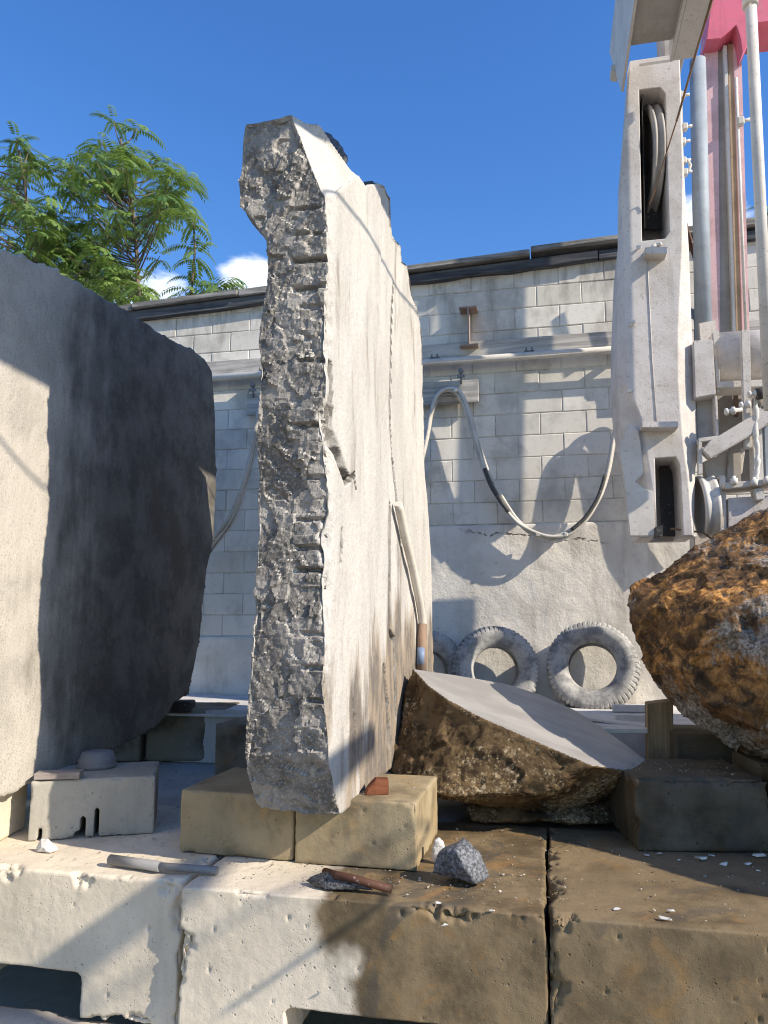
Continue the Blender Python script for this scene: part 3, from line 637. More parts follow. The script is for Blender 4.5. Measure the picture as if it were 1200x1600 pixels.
# dark rind behind the crest
def lump(name, pts, mat, parent, amp=.02, vox=.012, seed=0, loc=None, sc_=8, flat=None):
    me = remesh(hull(pts), vox); P, N = arr(me)
    d = fbm(P, sc_, 4, .6, seed)*amp+fbm(P, sc_*3.5, 3, .6, seed+3, True)*amp*.35
    P += N*d[:, None]; put(me, P); return to_obj(name, me, mat, parent, loc, True)
lump('dark_crust', [V(x, y, v) for x, y, v in ((482, 216, 3.42), (500, 207, 3.45), (528, 224, 3.5), (541, 246, 3.5), (538, 262, 3.5), (486, 240, 3.42), (488, 206, 3.75), (512, 210, 3.8), (536, 236, 3.8), (540, 262, 3.8), (490, 250, 3.8))], m_blackrock, tall, .02, .010, 5)
lump('dark_crust', [V(x, y, v) for x, y, v in ((562, 288, 3.9), (572, 282, 3.9), (582, 283, 3.9), (588, 290, 3.9), (586, 294, 3.9), (564, 296, 3.9), (568, 286, 4.0), (584, 286, 4.0), (584, 294, 4.0))], m_blackrock, tall, .008, .01, 6)

# ------------------------------------------------------------------ the huge left slab
nL = (1, .04, 0); qL = (-2.60, 3.5, 1)
def lf(x, y): return on(x, y, nL, qL)
lo_px = [(-520, 250), (-200, 325), (0, 388), (50, 405), (110, 432), (160, 462), (200, 486), (250, 520), (300, 545), (318, 560), (330, 580), (336, 650), (338, 760), (334, 840), (322, 900), (316, 950), (314, 990), (305, 1040), (295, 1085), (272, 1098), (262, 1120), (240, 1138), (200, 1160), (150, 1180), (120, 1195), (85, 1212), (50, 1222), (10, 1245), (-30, 1262), (-200, 1330), (-560, 1500)]
LP = [lf(*p) for p in lo_px]
for q in (LP[0], LP[-1]): q.y = max(q.y, 1.6)
bm = bmesh.new(); prism(bm, LP, (-.75, -.05, 0)); me = remesh(bm, .014); P, N = arr(me)
fac = sstep(N[:, 0], .5, .9)
P += N*(fac*(fbm(P*np.array([1, 1, .5]), 1.6, 5, .5, 21)*.014+fbm(P*np.array([1, 1, .35]), 16, 4, .6, 22)*.003))[:, None]
P += N*((1-fac)*(fbm(P, 3, 5, .6, 23)*.025+facet(warp(P, 9, .03, 2), 9, 24, 1.3, .4)*.014))[:, None]; put(me, P)
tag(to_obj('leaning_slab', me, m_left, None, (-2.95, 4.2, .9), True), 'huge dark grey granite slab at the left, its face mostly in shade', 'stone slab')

# ------------------------------------------------------------------ sliced boulder
T_, R_, Fr = V(645, 1045, 4.55), V(1014, 1203, 4.30), V(880, 1102, 5.0)
nC = (R_-T_).cross(Fr-T_).normalized(); nC = nC if nC.z > 0 else -nC
def cut(x, y): return on(x, y, nC, T_)
edge_near = [(645, 1045), (668, 1070), (700, 1093), (750, 1120), (800, 1141), (860, 1168), (925, 1196), (970, 1203), (1014, 1203)]
edge_far = [(1016, 1192), (985, 1168), (940, 1136), (900, 1110), (845, 1085), (790, 1068), (720, 1056), (680, 1050)]
CP = [cut(*p) for p in edge_near+edge_far]
body = list(CP)+[V(608, 1200, 4.25), V(612, 1180, 4.6), V(625, 1100, 4.62), V(640, 1060, 4.65), V(640, 1236, 4.05), V(700, 1243, 4.0), V(760, 1243, 4.0), V(850, 1240, 4.02), V(930, 1222, 4.12), V(975, 1212, 4.2), V(660, 1180, 4.13), V(740, 1190, 4.07), V(820, 1196, 4.10),
    Vector((-.45, 4.35, .70)), Vector((-.2, 4.4, .625)), Vector((.15, 4.45, .64)), Vector((.05, 4.95, .62)), Vector((-.5, 4.95, .7)), Vector((.3, 5.0, .8)), Vector((-.6, 5.05, 1.1))]
body = [b for b in body if (b-T_).dot(nC) < .002]
me = remesh(hull(body), .009); P, N = arr(me); dpl = (P-np.array(T_))@np.array(nC)
incut = sstep(N@np.array(nC), .8, .95)*(dpl > -.02)
k = (1-incut)*sstep(-dpl, .004, .05)
P += N*(k*(fbm(P, 3.5, 4, .55, 41)*.035+facet(warp(P, 8, .04, 2), 5, 42, 1.3, .3)*.014+facet(warp(P, 20, .015, 4), 16, 45, 1.2, .3)*.006+fbm(P, 55, 3, .7, 43)*.003-.01))[:, None]; put(me, P)
o = to_obj('sliced_boulder', me, [m_brown, m_cut], None, (-.1, 4.5, .61), True)
fn = np.empty(len(me.polygons)*3); me.polygons.foreach_get('normal', fn); fn = fn.reshape(-1, 3); fc = np.empty(len(me.polygons)*3); me.polygons.foreach_get('center', fc); fc = fc.reshape(-1, 3)+np.array(OFF[o])
me.polygons.foreach_set('material_index', ((fn@np.array(nC) > .9) & ((fc-np.array(T_))@np.array(nC) > -.012)).astype(np.int32))
tag(o, 'brown boulder with a smooth grey sawn top face, lying right of the tall slab', 'boulder')
# dark lower boulder part hidden in the shade
lump('shaded_boulder', [(-.42, 4.25, .62), (.35, 4.35, .62), (.45, 4.9, .62), (-.4, 4.9, .62), (-.5, 4.4, .72), (.4, 4.5, .72), (0, 4.2, .66)], m_brown, None, .02, .014, 44, (0, 4.5, .61))
tag(bpy.data.objects['shaded_boulder'], 'low brown stone wedged in the shade beneath the sliced boulder', 'boulder')

# ------------------------------------------------------------------ rusty boulder
pts = [V(976, 918, 4.55), V(978, 960, 4.45), V(984, 1005, 4.45), V(1010, 1060, 4.45), V(1060, 1122, 4.45), V(1100, 1150, 4.4), V(1150, 1182, 4.35), V(1200, 1198, 4.3),
       V(1010, 897, 4.6), V(1075, 862, 4.7), V(1130, 832, 4.75), V(1200, 790, 4.8), V(1290, 740, 4.8), V(1400, 700, 4.9), V(1550, 720, 4.9), V(1650, 850, 4.8), V(1650, 1050, 4.5), V(1500, 1190, 4.3), V(1350, 1215, 4.3), V(1260, 1212, 4.25),
       V(1060, 960, 4.2), V(1040, 1040, 4.22), V(1110, 1100, 4.1), V(1120, 930, 4.2), V(1200, 900, 4.2), V(1200, 1050, 3.98), V(1300, 1000, 3.9), V(1300, 1150, 4.0), V(1450, 950, 4.1), V(1350, 820, 4.35),
       Vector((2.44, 2.9, 1.75)), Vector((2.5, 2.95, .95)), Vector((1.78, 3.5, 1.72)), Vector((3.3, 3.2, 1.9)), Vector((3.3, 3.3, .9)), Vector((3.2, 4.6, 2.4)), V(1010, 920, 5.2), V(1040, 1080, 5.2), V(1130, 870, 5.5), V(1200, 1150, 5.2), V(1500, 800, 5.6), V(1550, 1100, 5.4)]  # unseen near bulge, shaped to shade the block tops
me = remesh(hull(pts), .012); P, N = arr(me)
P += N*(fbm(P, 1.6, 3, .5, 51)*.05+facet(warp(P, 5, .06, 1), 3.4, 52, 1.4, .35)*.026+facet(warp(P*np.array([1, 1, 1.5]), 14, .02, 5), 12, 55, 1.3, .3)*.009+facet(P, 38, 57)*.003+fbm(P, 60, 2, .7, 54)*.003-.02)[:, None]; put(me, P)
tag(to_obj('rusty_boulder', me, m_rust_rock, None, (1.7, 4.6, .95), True), 'large rough boulder stained orange and dark brown at the right edge', 'boulder')

# ------------------------------------------------------------------ tyres
def tyre(c, ax, R, wd, label, seed):
    """old tyre lying against the wall; c centre, ax axis towards the camera"""
    ax = Vector(ax).normalized(); prof = [(.53, -.28), (.60, -.40), (.74, -.50), (.86, -.50), (.94, -.44), (.985, -.34), (1.0, -.16), (1.005, 0), (1.0, .16), (.985, .34), (.94, .44), (.86, .50), (.74, .50), (.60, .40), (.53, .28), (.51, .22), (.62, .24), (.78, .36), (.90, .30), (.93, 0), (.90, -.30), (.78, -.36), (.62, -.24), (.51, -.22)]
    a = ax.orthogonal().normalized(); b = ax.cross(a); n = 220; c = Vector(c); bm = bmesh.new(); rings = []
    for i in range(n):
        t = i*2*math.pi/n; e = a*math.cos(t)+b*math.sin(t); ring = []
        for j, (r, h) in enumerate(prof):
            rr = r*R
            if 4 <= j <= 10:
                ph = (i+(2 if j < 7 else 0)) % 4
                if ph < 1: rr -= .012
                if j in (6, 8): rr -= .005
            ring.append(bm.verts.new(c+ax*(h*wd)+e*rr))
        rings.append(ring)
    m_ = len(prof)
    for i in range(n):
        for j in range(m_): f = bm.faces.new((rings[i][j], rings[(i+1) % n][j], rings[(i+1) % n][(j+1) % m_], rings[i][(j+1) % m_])); f.smooth = not (3 <= j <= 10)
    o = bm_obj('tyre', bm, m_rubber, None, (c.x, c.y, c.z-R)); return tag(o, label, 'tyre', 'old dusty tyres leaning on the wall')
q = V(926, 1043, 6.48); tyre(q, (-.10, -.93, .22), .368, .26, 'right dusty tyre standing against the wall, facing the camera squarely', 1)
q = V(773, 1047, 6.44); tyre(q, (.22, -.95, .08), .36, .27, 'middle dusty tyre turned aside to show its tread, behind the sliced boulder', 2)
q = V(664, 1050, 6.42); tyre(q, (.32, -.9, .1), .35, .25, 'leftmost dusty tyre, only a strip of its tread showing beside the tall slab', 3)

# ------------------------------------------------------------------ pipe leaning on the tall slab
lp = thing('leaning_pipe', 'cream pipe with a rusty blue painted foot leaning on the tall slab', 'pipe', (-.55, 4.5, .9))
off = Vector((.035, 0, 0))
top_, mid_, low_, bot_ = face(613, 787)+off, face(640, 905)+off, face(652, 975)+off, face(650, 1050)+off
bm = bmesh.new(); tube(bm, catmull([top_, face(626, 846)+off, mid_, low_, bot_], 5), .026, 14); bm_obj('tube', bm, m_leantube, lp, None, False)
bm = bmesh.new(); tube(bm, [low_+Vector((.0, 0, 0)), bot_], .030, 14); bm_obj('rusty_sleeve', bm, m_rust, lp)
bm = bmesh.new(); tube(bm, [low_.lerp(bot_, .5)+Vector((-.004, -.006, 0)), low_.lerp(bot_, .85)+Vector((-.004, -.006, 0))], .029, 14); bm_obj('blue_paint_band', bm, m_blue, lp)

# ------------------------------------------------------------------ small things
def stone(name, cx, cy, z, sx, sy, sz, mat, label, cat, seed, group=None, rot=0, n=14):
    r = random.Random(seed); c = Z(cx, cy, z); pts = []
    for i in range(n):
        a = r.random()*6.283; h = r.random(); k = .75+.25*r.random()
        pts.append(c+Matrix.Rotation(rot, 3, 'Z') @ Vector((math.cos(a)*sx*k*(1-.35*h), math.sin(a)*sy*k*(1-.35*h), h*sz)))
    pts += [c+Vector((0, 0, sz*.95)), c+Matrix.Rotation(rot, 3, 'Z') @ Vector((sx, 0, sz*.2)), c-Matrix.Rotation(rot, 3, 'Z') @ Vector((sx, 0, -sz*.2))]
    me = remesh(hull(pts), max(.003, sz/22)); P, N = arr(me); P += N*(fbm(P, 14/max(sx, .03)*.05+8, 4, .6, seed)*sz*.09+fbm(P, 60, 3, .6, seed)*sz*.02)[:, None]; put(me, P)
    return tag(to_obj(name, me, mat, None, c, True), label, cat, group)
stone('broken_stone', 720, 1380, .603, .125, .10, .165, m_bluerock, 'fist-like blue grey granite lump beside the right tan block', 'stone', 3)
stone('broken_stone', 685, 1348, .603, .04, .04, .11, m_whitestone, 'small white stone tucked between the blue grey lump and the tan block', 'stone', 5)
stone('broken_stone', 528, 1388, .603, .155, .055, .055, m_darkflake, 'flat charcoal stone flake lying in front of the tan blocks', 'stone', 8, rot=rad(-8))
stone('broken_stone', 74, 1330, .603, .06, .04, .06, m_whitestone, 'pale stone chip lying before the slotted grey block', 'stone', 9)
bar = bmesh.new(); a, b = Z(528, 1368, .66), Z(612, 1390, .622); tube(bar, [Z(508, 1362, .63), a, a.lerp(b, .3)+Vector((0, 0, .004)), b], .016, 12)
tag(bm_obj('steel_bar', bar, m_rustred, None, tuple(b), True), 'short rusty red steel bar resting across the charcoal flake', 'bar')
bar = bmesh.new(); a, b = Z(518, 1366, .63), Z(560, 1362, .635); tube(bar, [a, b], .012, 10)
gp = thing('grey_pipe', 'thin two-piece grey pipe lying across the joint of the front blocks', 'pipe', tuple(Z(255, 1350, .604)))
merge_a, merge_b, merge_c = Z(172, 1343, .63), Z(250, 1354, .63), Z(340, 1360, .622)
bm = bmesh.new(); tube(bm, [merge_a, merge_b], .022, 14); bm_obj('thick_section', bm, m_pipe, gp)
bm = bmesh.new(); tube(bm, [merge_b.lerp(merge_a, .05), merge_c], .0165, 14); bm_obj('thin_section', bm, m_pipe, gp)
bar.free()
bm = bmesh.new(); t = bmesh.new(); q = Z(590, 1240, .888); prism(t, [(-.06, -.035, 0), (.05, -.035, 0), (.05, -.035, .065), (-.01, -.035, .065), (-.045, -.035, .03)], (0, .09, 0), .003)
for v in t.verts: v.co = Matrix.Rotation(rad(15), 3, 'Z') @ v.co+q
merge(bm, t); tag(bm_obj('wood_wedge', bm, m_shim, None, tuple(q)), 'small reddish wooden wedge on the right tan block beside the tall slab', 'wedge')
bm = bmesh.new(); q = Z(92, 1216, .893); box(bm, q+Vector((0, 0, .018)), (.22, .09, .032), rad(20), .003); tag(bm_obj('wood_shim', bm, m_shim2, None, tuple(q)), 'flat wooden shim between the huge left slab and the slotted block', 'shim')
bm = bmesh.new(); q = Z(151, 1199, .89); lathe(bm, [(.10, 0), (.105, .02), (.095, .028), (.10, .045), (.09, .055), (.08, .085), (.03, .09)], q, (0, 0, 1), 40); tag(bm_obj('rubber_pad', bm, m_pipe, None, tuple(q), True), 'round ribbed grey pad on the slotted block beneath the left slab', 'pad')
bm = bmesh.new(); q = V(286, 1106, 5.62); box(bm, q+Vector((-.02, 0, .015)), (.2, .16, .085), rad(12), .022, 3); tag(bm_obj('dark_wedge', bm, m_dark, None, tuple(q-Vector((0, 0, .03)))), 'dark wedge under the far end of the huge left slab', 'wedge')
# timber post and white rubbish boards near the tyres
bm = bmesh.new(); ppx(bm, [(1012, 1100), (1052, 1095), (1052, 1205), (1014, 1205)], 4.95, .15, .004); tag(bm_obj('timber_post', bm, m_woodb, None, tuple(V(1030, 1205, 4.95))), 'upright brown timber standing under the left flank of the rusty boulder', 'timber')
GP = 'white dusted boards heaped by the tyres'
def board(x, y, z, s, rz, rx, lab):
    q = Z(x, y, z); bm = bmesh.new(); box(bm, q+Vector((0, 0, s[2]/2)), s, Matrix.Rotation(rad(rz), 3, 'Z') @ Matrix.Rotation(rad(rx), 3, 'Y'), .004); tag(bm_obj('dusty_board', bm, m_dust, None, tuple(q)), lab, 'board', GP)
board(945, 1125, 1.0, (.62, .26, .02), -22, 3, 'widest white dusted board, directly in front of the right tyre')
board(985, 1112, 1.0, (.26, .05, .05), 5, 0, 'short white batten, topmost at the right of the heap by the tyre')
board(992, 1128, 1.0, (.26, .05, .05), 2, 0, 'short white batten next to the wide board by the timber post')
board(965, 1145, 1.0, (.42, .06, .03), 8, 0, 'long narrow white batten nearest the sliced boulder')
# crumbs of white plaster
rr = random.Random(8)
CR = [(685, 1412, .012), (768, 1424, .011), (695, 1447, .013), (1040, 1438, .02), (1010, 1338, .012), (1030, 1336, .016), (1095, 1345, .028), (1130, 1352, .02), (1185, 1340, .03), (1160, 1330, .018), (1112, 1338, .014), (1170, 1352, .016), (1060, 1345, .01), (1205-20, 1362, .012), (1048, 1425, .014), (965, 1422, .016)]
CL = ['crumb nearest the blue grey stone lump on the middle block', 'crumb on the middle block front edge, left of the dark joint', 'lowest crumb on the stained face top of the middle block', 'flat crumb on the front edge of the right block', 'lone crumb left of the other ones before the ragged support block', 'oval crumb before the middle of the ragged support block',
      'biggest flat crumb in the cluster before the right support blocks', 'crumb right of the biggest one, nearer the front edge', 'largest crumb against the right picture edge in the shade', 'crumb up against the joint of the two right support blocks', 'tiny crumb behind the biggest flat one', 'crumb at the front of the right-hand cluster',
      'tiny crumb left of the biggest flat one', 'crumb in the sun at the right picture edge', 'second crumb on the front edge of the right block, behind the flat one', 'crumb in the sun beside the joint, on the right block']
for i, (x, y, s) in enumerate(CR):
    c = Z(x, y, .602); pts = [c+Vector((rr.uniform(-s, s)*1.2, rr.uniform(-s, s)*.7, rr.uniform(0, s*.7))) for _ in range(12)]
    tag(bm_obj('plaster_crumb', hull(pts), m_dust, None, tuple(c)), 'white plaster '+CL[i], 'crumb', 'white plaster crumbs scattered on the right-hand block tops')

# stone grit and dust flakes on the block tops
rg = random.Random(77); bm = bmesh.new()
def grit(n, x0, x1, y0, y1, z, big):
    for _ in range(n):
        x, y = rg.uniform(x0, x1), rg.uniform(y0, y1); r = .0015+big*rg.random()**4
        t = [bm.verts.new((x+rg.uniform(-r, r), y+rg.uniform(-r, r), z+rg.uniform(0, r))) for _ in range(5)]
        for a in ((0, 1, 2), (0, 2, 3), (0, 3, 4), (0, 4, 1), (1, 2, 3), (1, 3, 4)): bm.faces.new([t[q] for q in a])
grit(500, -2.6, -1.5, 3.2, 4.2, .603, .010); grit(500, -1.5, -.05, 3.12, 3.5, .603, .009); grit(220, -.5, 0, 3.12, 4.2, .603, .008); grit(380, 0, 1.3, 3.1, 4.2, .603, .009); grit(500, -3.3, -1.0, 4.3, 5.6, .593, .012); grit(120, -2.55, -2.15, 3.7, 3.95, .892, .006); grit(120, -1.0, -.62, 3.5, 4.0, .890, .006); grit(200, .36, .95, 4.1, 4.4, .94, .008)
kind(bm_obj('stone_grit', bm, dark_rock('grit', (.2, .17, .13), (.6, .55, .47))), 'stuff')

# ------------------------------------------------------------------ stone saw at the right
saw = thing('stone_saw', 'white slurry-coated wire saw column with overhead boom and pulleys at the right', 'stone saw', (1.0, 5.2, .98))
_V = V; DV = .3
def V(px, py, v): return _V(px, py, v+DV)
lev = [(95, 984, 1062), (290, 969, 1068), (400, 975, 1056+12), (520, 978, 1062), (600, 980, 1062), (655, 985, 1066), (700, 992, 1070), (740, 998, 1076), (838, 1012, 1085)]
bm = bmesh.new(); rings = []
sil = {95: 984, 290: 969, 400: 957, 520: 953, 600: 953, 655: 958, 700: 966, 740: 972, 838: 986}
for y, xl, xr in lev:
    a = V(xl if y < 640 else xl+18, y, 5.0); b = V(xr-(0 if y < 380 else 2), y, 5.0); z = a.z
    sb = V(sil[y], y, 5.0+.45); sf = V((sil[y]+xl)/2-2, y, 5.12)
    rb = V({95: 1062, 290: 1070, 400: 1077, 520: 1081, 600: 1086, 655: 1088, 700: 1089, 740: 1086, 838: 1084}[y], y, 5.10)
    pts = [(a.x, 5.0+DV), (b.x, 5.0+DV), (rb.x, 5.10+DV), (rb.x+.005, 5.46+DV), (sb.x, 5.46+DV), (min(sf.x, a.x-.005), 5.10+DV)]
    rings.append([bm.verts.new((p[0], p[1], z)) for p in pts])
for i in range(len(rings)-1):
    for k in range(6): bm.faces.new((rings[i][k], rings[i][(k+1) % 6], rings[i+1][(k+1) % 6], rings[i+1][k]))
bm.faces.new(rings[0]); bm.faces.new(rings[-1][::-1])
c1 = bmesh.new(); ppx(c1, [(1004, 110), (1038, 106), (1046, 116), (1053, 340), (1046, 350), (1009, 354)], 4.8, .62)
c2 = bmesh.new(); ppx(c2, [(1030, 706), (1064, 704), (1070, 716), (1073, 760), (1078, 900), (1035, 900)], 4.8, .60)
me = booled(bm, [('DIFFERENCE', c1), ('DIFFERENCE', c2)], .006)
col = to_obj('column', me, m_white, saw)
# dark sheets that paint the shade inside the two slots
for pol in ([(1003, 104), (1050, 104), (1052, 358), (1008, 358)], [(1030, 702), (1080, 702), (1082, 838), (1034, 838)]):
    bm = bmesh.new(); ppx(bm, pol, 5.30, .02); bm_obj('slot_shade', bm, m_dark, col)
for x in (1003.0, 1049.5):
    bm = bmesh.new(); a = V(x, 112, 5.0); b = V(x+5, 350, 5.0); sx = .004 if x < 1010 else -.004
    prism(bm, [(a.x+sx, 5.05+DV, a.z), (a.x+sx, 5.3+DV, a.z), (b.x+sx, 5.3+DV, b.z), (b.x+sx, 5.05+DV, b.z)], (.003, 0, 0)); bm_obj('slot_shade', bm, m_dark, col)
# seam, ledges, lumps
bm = bmesh.new(); tube(bm, [V(1011, 395, 4.997), V(1019, 560, 4.997), V(1026, 660, 4.997)], .003, 6); bm_obj('weld_seam', bm, m_white, col)
for x0, y0, x1, y1, d in ((1008, 386, 1042, 396, .10), (1003, 659, 1060, 668, .12)):
    bm = bmesh.new(); ppx(bm, [(x0, y0), (x1, y0-1), (x1, y1), (x0, y1)], 5.0-d, d+.01, .004); me_ = bm; bm_obj('ledge_bracket', bm, m_white, col)
for x, y in ((998, 388), (988, 503), (986, 507), (984, 610), (1022, 384), (1030, 382)):
    q = V(x, y, 4.99); lump('slurry_lump', [q+Vector((random.Random(x*y+i).uniform(-.022, .022), random.Random(x*y+i+50).uniform(-.02, .01), random.Random(x*y+i+90).uniform(-.016, .016))) for i in range(12)], m_dust, col, .004, .004, 3)
# plates on the lower left flank
bm = bmesh.new(); ppx(bm, [(983, 660), (998, 672), (1002, 700), (1006, 738), (994, 752), (1004, 762), (1022, 768), (1024, 838), (984, 838), (974, 742), (966, 700)], 4.975, .04, .006); bm_obj('side_plate', bm, m_beam, saw)
bm = bmesh.new(); ppx(bm, [(1023, 824), (1036, 820), (1036, 838), (1023, 840)], 4.96, .08, .004); bm_obj('foot_lug', bm, m_dark, saw)
# big grooved wheel in the upper slot, its rim showing
def wheel(c, ax, R, wd, mat, parent, name, n=64):
    bm = bmesh.new(); lathe(bm, [(.05*R, -wd*.35), (.78*R, -wd*.22), (.84*R, -wd/2), (R, -wd/2), (R, -wd*.28), (.93*R, -wd*.06), (.93*R, wd*.06), (R, wd*.28), (R, wd/2), (.84*R, wd/2), (.78*R, wd*.22), (.05*R, wd*.35)], c, ax, n); return bm_obj(name, bm, mat, parent)
zc = (V(1022, 140, 5.1).z+V(1022, 312, 5.1).z)/2; Rw = (V(1022, 140, 5.1).z-V(1022, 312, 5.1).z)/2
wheel((V(1017, 225, 5.12).x, 5.12+.28+DV, zc), (1, .10, 0), Rw, .075, m_under, saw, 'pulley_wheel')  # the wheel's shade in the slot is put into this darker steel
wheel((V(1111, 787, 5.05).x+.0, 5.20+DV, V(1111, 787, 5.05).z), (1, .02, .04), .215, .10, m_beam, saw, 'pulley_wheel')
# saw wire
bm = bmesh.new(); wp = [V(1015, 320, 4.98), V(1022, 300, 4.96), V(1060, 180, 4.6), V(1088, 80, 4.3), V(1121, -30, 4.0), V(1170, -200, 3.5)]
tube(bm, wp, .005, 6); 
for i in range(150):
    t = .18+i/150*.82; j = min(4, int(t*5)); q = wp[j].lerp(wp[j+1], t*5-j)
    if q.z > V(1060, 200, 4.7).z: box(bm, q, (.014, .014, .014), None, .003)
bm_obj('beaded_wire', bm, m_rust, saw)
bm = bmesh.new(); tube(bm, [V(1048, 826, 5.06), V(1098, 832, 5.1), V(1112, 842, 5.15)], .007, 6); bm_obj('wire_end', bm, m_rust, saw)
# overhead boom: box girder running over the camera
ZB = 5.50; UB0 = .64; boom = []
bm = bmesh.new(); prism(bm, [(UB0, -3.2, ZB-.04), (UB0, 5.22, ZB-.04), (UB0, 5.85, ZB+.78), (UB0, -3.2, ZB+.86)], (.018, 0, 0)); web = bm_obj('boom_web', bm, m_beam, saw)
bm = bmesh.new()
for (y0, z0, y1, z1) in ((3.75, .22, 3.95, .5), (3.95, .5, 4.03, .18), (4.10, .62, 4.12, .22), (4.2, .64, 4.35, .60), (3.6, .30, 3.65, .60)):
    d = Vector((0, y1-y0, z1-z0)); L = d.length; R = Matrix.Rotation(math.atan2(d.z, d.y), 3, 'X'); box(bm, (UB0-.003, (y0+y1)/2, ZB+(z0+z1)/2), (.004, L, .045), R)
bm_obj('painted_mark', bm, m_under, web)
bm = bmesh.new(); prism(bm, [(UB0+.02, -3.2, ZB+.03), (UB0+.3, -3.2, ZB+.03), (UB0+.3, 4.86, ZB+.03), (UB0+.02, 4.86, ZB+.03)], (0, 0, .03)); bm_obj('boom_underside', bm, m_under, saw)
bm = bmesh.new(); prism(bm, [(UB0+.30, -3.2, ZB-.02), (UB0+.30, 5.0, ZB-.02), (UB0+.30, 5.0, ZB+.5), (UB0+.30, -3.2, ZB+.5)], (.02, 0, 0)); prism(bm, [(UB0+.322, -3.2, ZB-.02), (UB0+.322, 5.0, ZB-.02), (UB0+.46, 5.0, ZB-.02), (UB0+.46, -3.2, ZB-.02)], (0, 0, .02)); bm_obj('boom_channel', bm, m_beam, saw)
bm = bmesh.new(); prism(bm, [(UB0+.462, -3.2, ZB-.022), (UB0+.462, 4.65, ZB-.022), (UB0+.462, 4.9, ZB+.4), (UB0+.462, -3.2, ZB+.4)], (.018, 0, 0)); bm_obj('boom_flange', bm, m_beam, saw)
bm = bmesh.new(); prism(bm, [(UB0-.03, 5.5, ZB+.40), (UB0+.02, 5.5, ZB+.40), (UB0+.02, 5.5, ZB+.33), (UB0-.03, 5.5, ZB+.35)], (0, .12, 0), .004); bm_obj('web_lug', bm, m_beam, saw)
bm = bmesh.new(); box(bm, (V(1025, 98, 5.0).x, 5.05+DV, V(1025, 98, 5.0).z), (.24, .1, .03), None, .004); box(bm, (V(1050, 95, 5.2).x, 5.25+DV, V(1050, 60, 5.2).z), (.14, .3, .5), None, .006); bm_obj('column_head', bm, m_under, saw)
# bolts and hooks up the right edge of the column
for x, y in ((1070, 199), (1067, 222), (1066, 150), (1068, 252), (1070, 270)):
    q = V(x, y, 5.1); bm = bmesh.new(); box(bm, q, (.035, .05, .05), None, .006); tube(bm, [q, q+Vector((.05, 0, .006))], .011, 8); bm_obj('edge_bolt', bm, m_beam, col)
bm = bmesh.new(); tube(bm, [V(*p, 5.1) for p in ((1064, 248), (1074, 250), (1079, 258), (1076, 268), (1066, 272))], .011, 8); bm_obj('hook', bm, m_beam, col)
bm = bmesh.new(); ppx(bm, [(1060, 140), (1066, 140), (1068, 210), (1062, 210)], 5.12, .05, .003); bm_obj('edge_strip', bm, m_beam, col)
# slide boxes and brackets beside the column
def px_part(name, pol, v, d, mat, bev=.006, par=None):
    bm = bmesh.new(); ppx(bm, pol, v, d, bev); return bm_obj(name, bm, mat, par or saw)
px_part('guide_strip', [(1076, 512), (1084, 512), (1090, 700), (1082, 700)], 5.15, .1, m_beige)
px_part('guide_cap', [(1075, 498), (1084, 498), (1085, 515), (1076, 515)], 5.12, .1, m_beige)
px_part('slide_box', [(1083, 532), (1114, 530), (1119, 616), (1086, 622)], 5.02, .18, m_white)
px_part('slide_panel', [(1087, 620), (1119, 618), (1122, 684), (1089, 688)], 5.14, .12, m_under)
px_part('slide_edge', [(1116, 618), (1121, 617), (1124, 690), (1119, 690)], 5.05, .12, m_beige)
px_part('bracket_shelf', [(1091, 684), (1126, 680), (1126, 686), (1091, 692)], 5.0, .2, m_beige)
px_part('bracket_side', [(1091, 690), (1097, 690), (1098, 740), (1091, 742)], 5.0, .04, m_beige, .003)
px_part('hook_arm', [(1097, 703), (1108, 690), (1200, 634), (1230, 622), (1230, 650), (1200, 662), (1170, 682), (1110, 716)], 4.98, .09, m_white)
px_part('lower_gusset', [(1098, 722), (1150, 700), (1165, 700), (1160, 740), (1105, 752)], 5.25, .1, m_beige)
px_part('column_skirt', [(1078, 704), (1092, 700), (1090, 720), (1083, 742), (1077, 760)], 5.14, .1, m_under)
# ------------------------------------------------------------------ frame behind it: red mast and its base
mast = thing('saw_mast', 'faded red steel mast with rusty guide strips, behind the saw column', 'mast', (1.5, 5.9, .98))
MV = 5.75
def mp_(name, pol, v, d, mat, bev=.004): return px_part(name, pol, v, d, mat, bev, mast)
mp_('red_flange', [(1100, 60), (1122, 60), (1126, 545), (1108, 545)], MV, .12, m_pinkp)
mp_('rusty_web', [(1121, 60), (1136, 60), (1146, 545), (1124, 545)], MV+.03, .1, m_under)
mp_('guide_bar', [(1130, 70), (1136, 70), (1151, 545), (1146, 545)], MV-.03, .06, m_beam)
mp_('rust_strip', [(1136, 68), (1146, 68), (1160, 545), (1151, 545)], MV, .05, m_railrust)
mp_('red_flange', [(1145, 60), (1158, 60), (1172, 545), (1160, 545)], MV-.01, .12, m_pinkp)
bm = bmesh.new(); tube(bm, [V(1150, 122, MV-.05), V(1166, 530, MV-.05)], .012, 10); bm_obj('guide_rod', bm, m_beam, mast)
bm = bmesh.new(); q = V(1157, 190, MV-.07); box(bm, q, (.05, .05, .07), None, .008); tube(bm, [q, q+Vector((.07, 0, .01))], .014, 8); bm_obj('rod_clamp', bm, m_beam, mast)
mp_('head_beam', [(1118, -60), (1240, -60), (1240, 28), (1150, 40), (1126, 60), (1104, 62)], MV-.15, .35, m_pink)
mp_('head_gusset', [(1150, 38), (1168, 30), (1172, 60), (1160, 84), (1157, 60)], MV-.16, .25, m_pink)
cyl = bmesh.new(); tube(cyl, [V(1090, 95, 5.62), V(1100, 560, 5.62)], .062, 28); bm_obj('hydraulic_cylinder', cyl, m_bluesky_steel, mast)
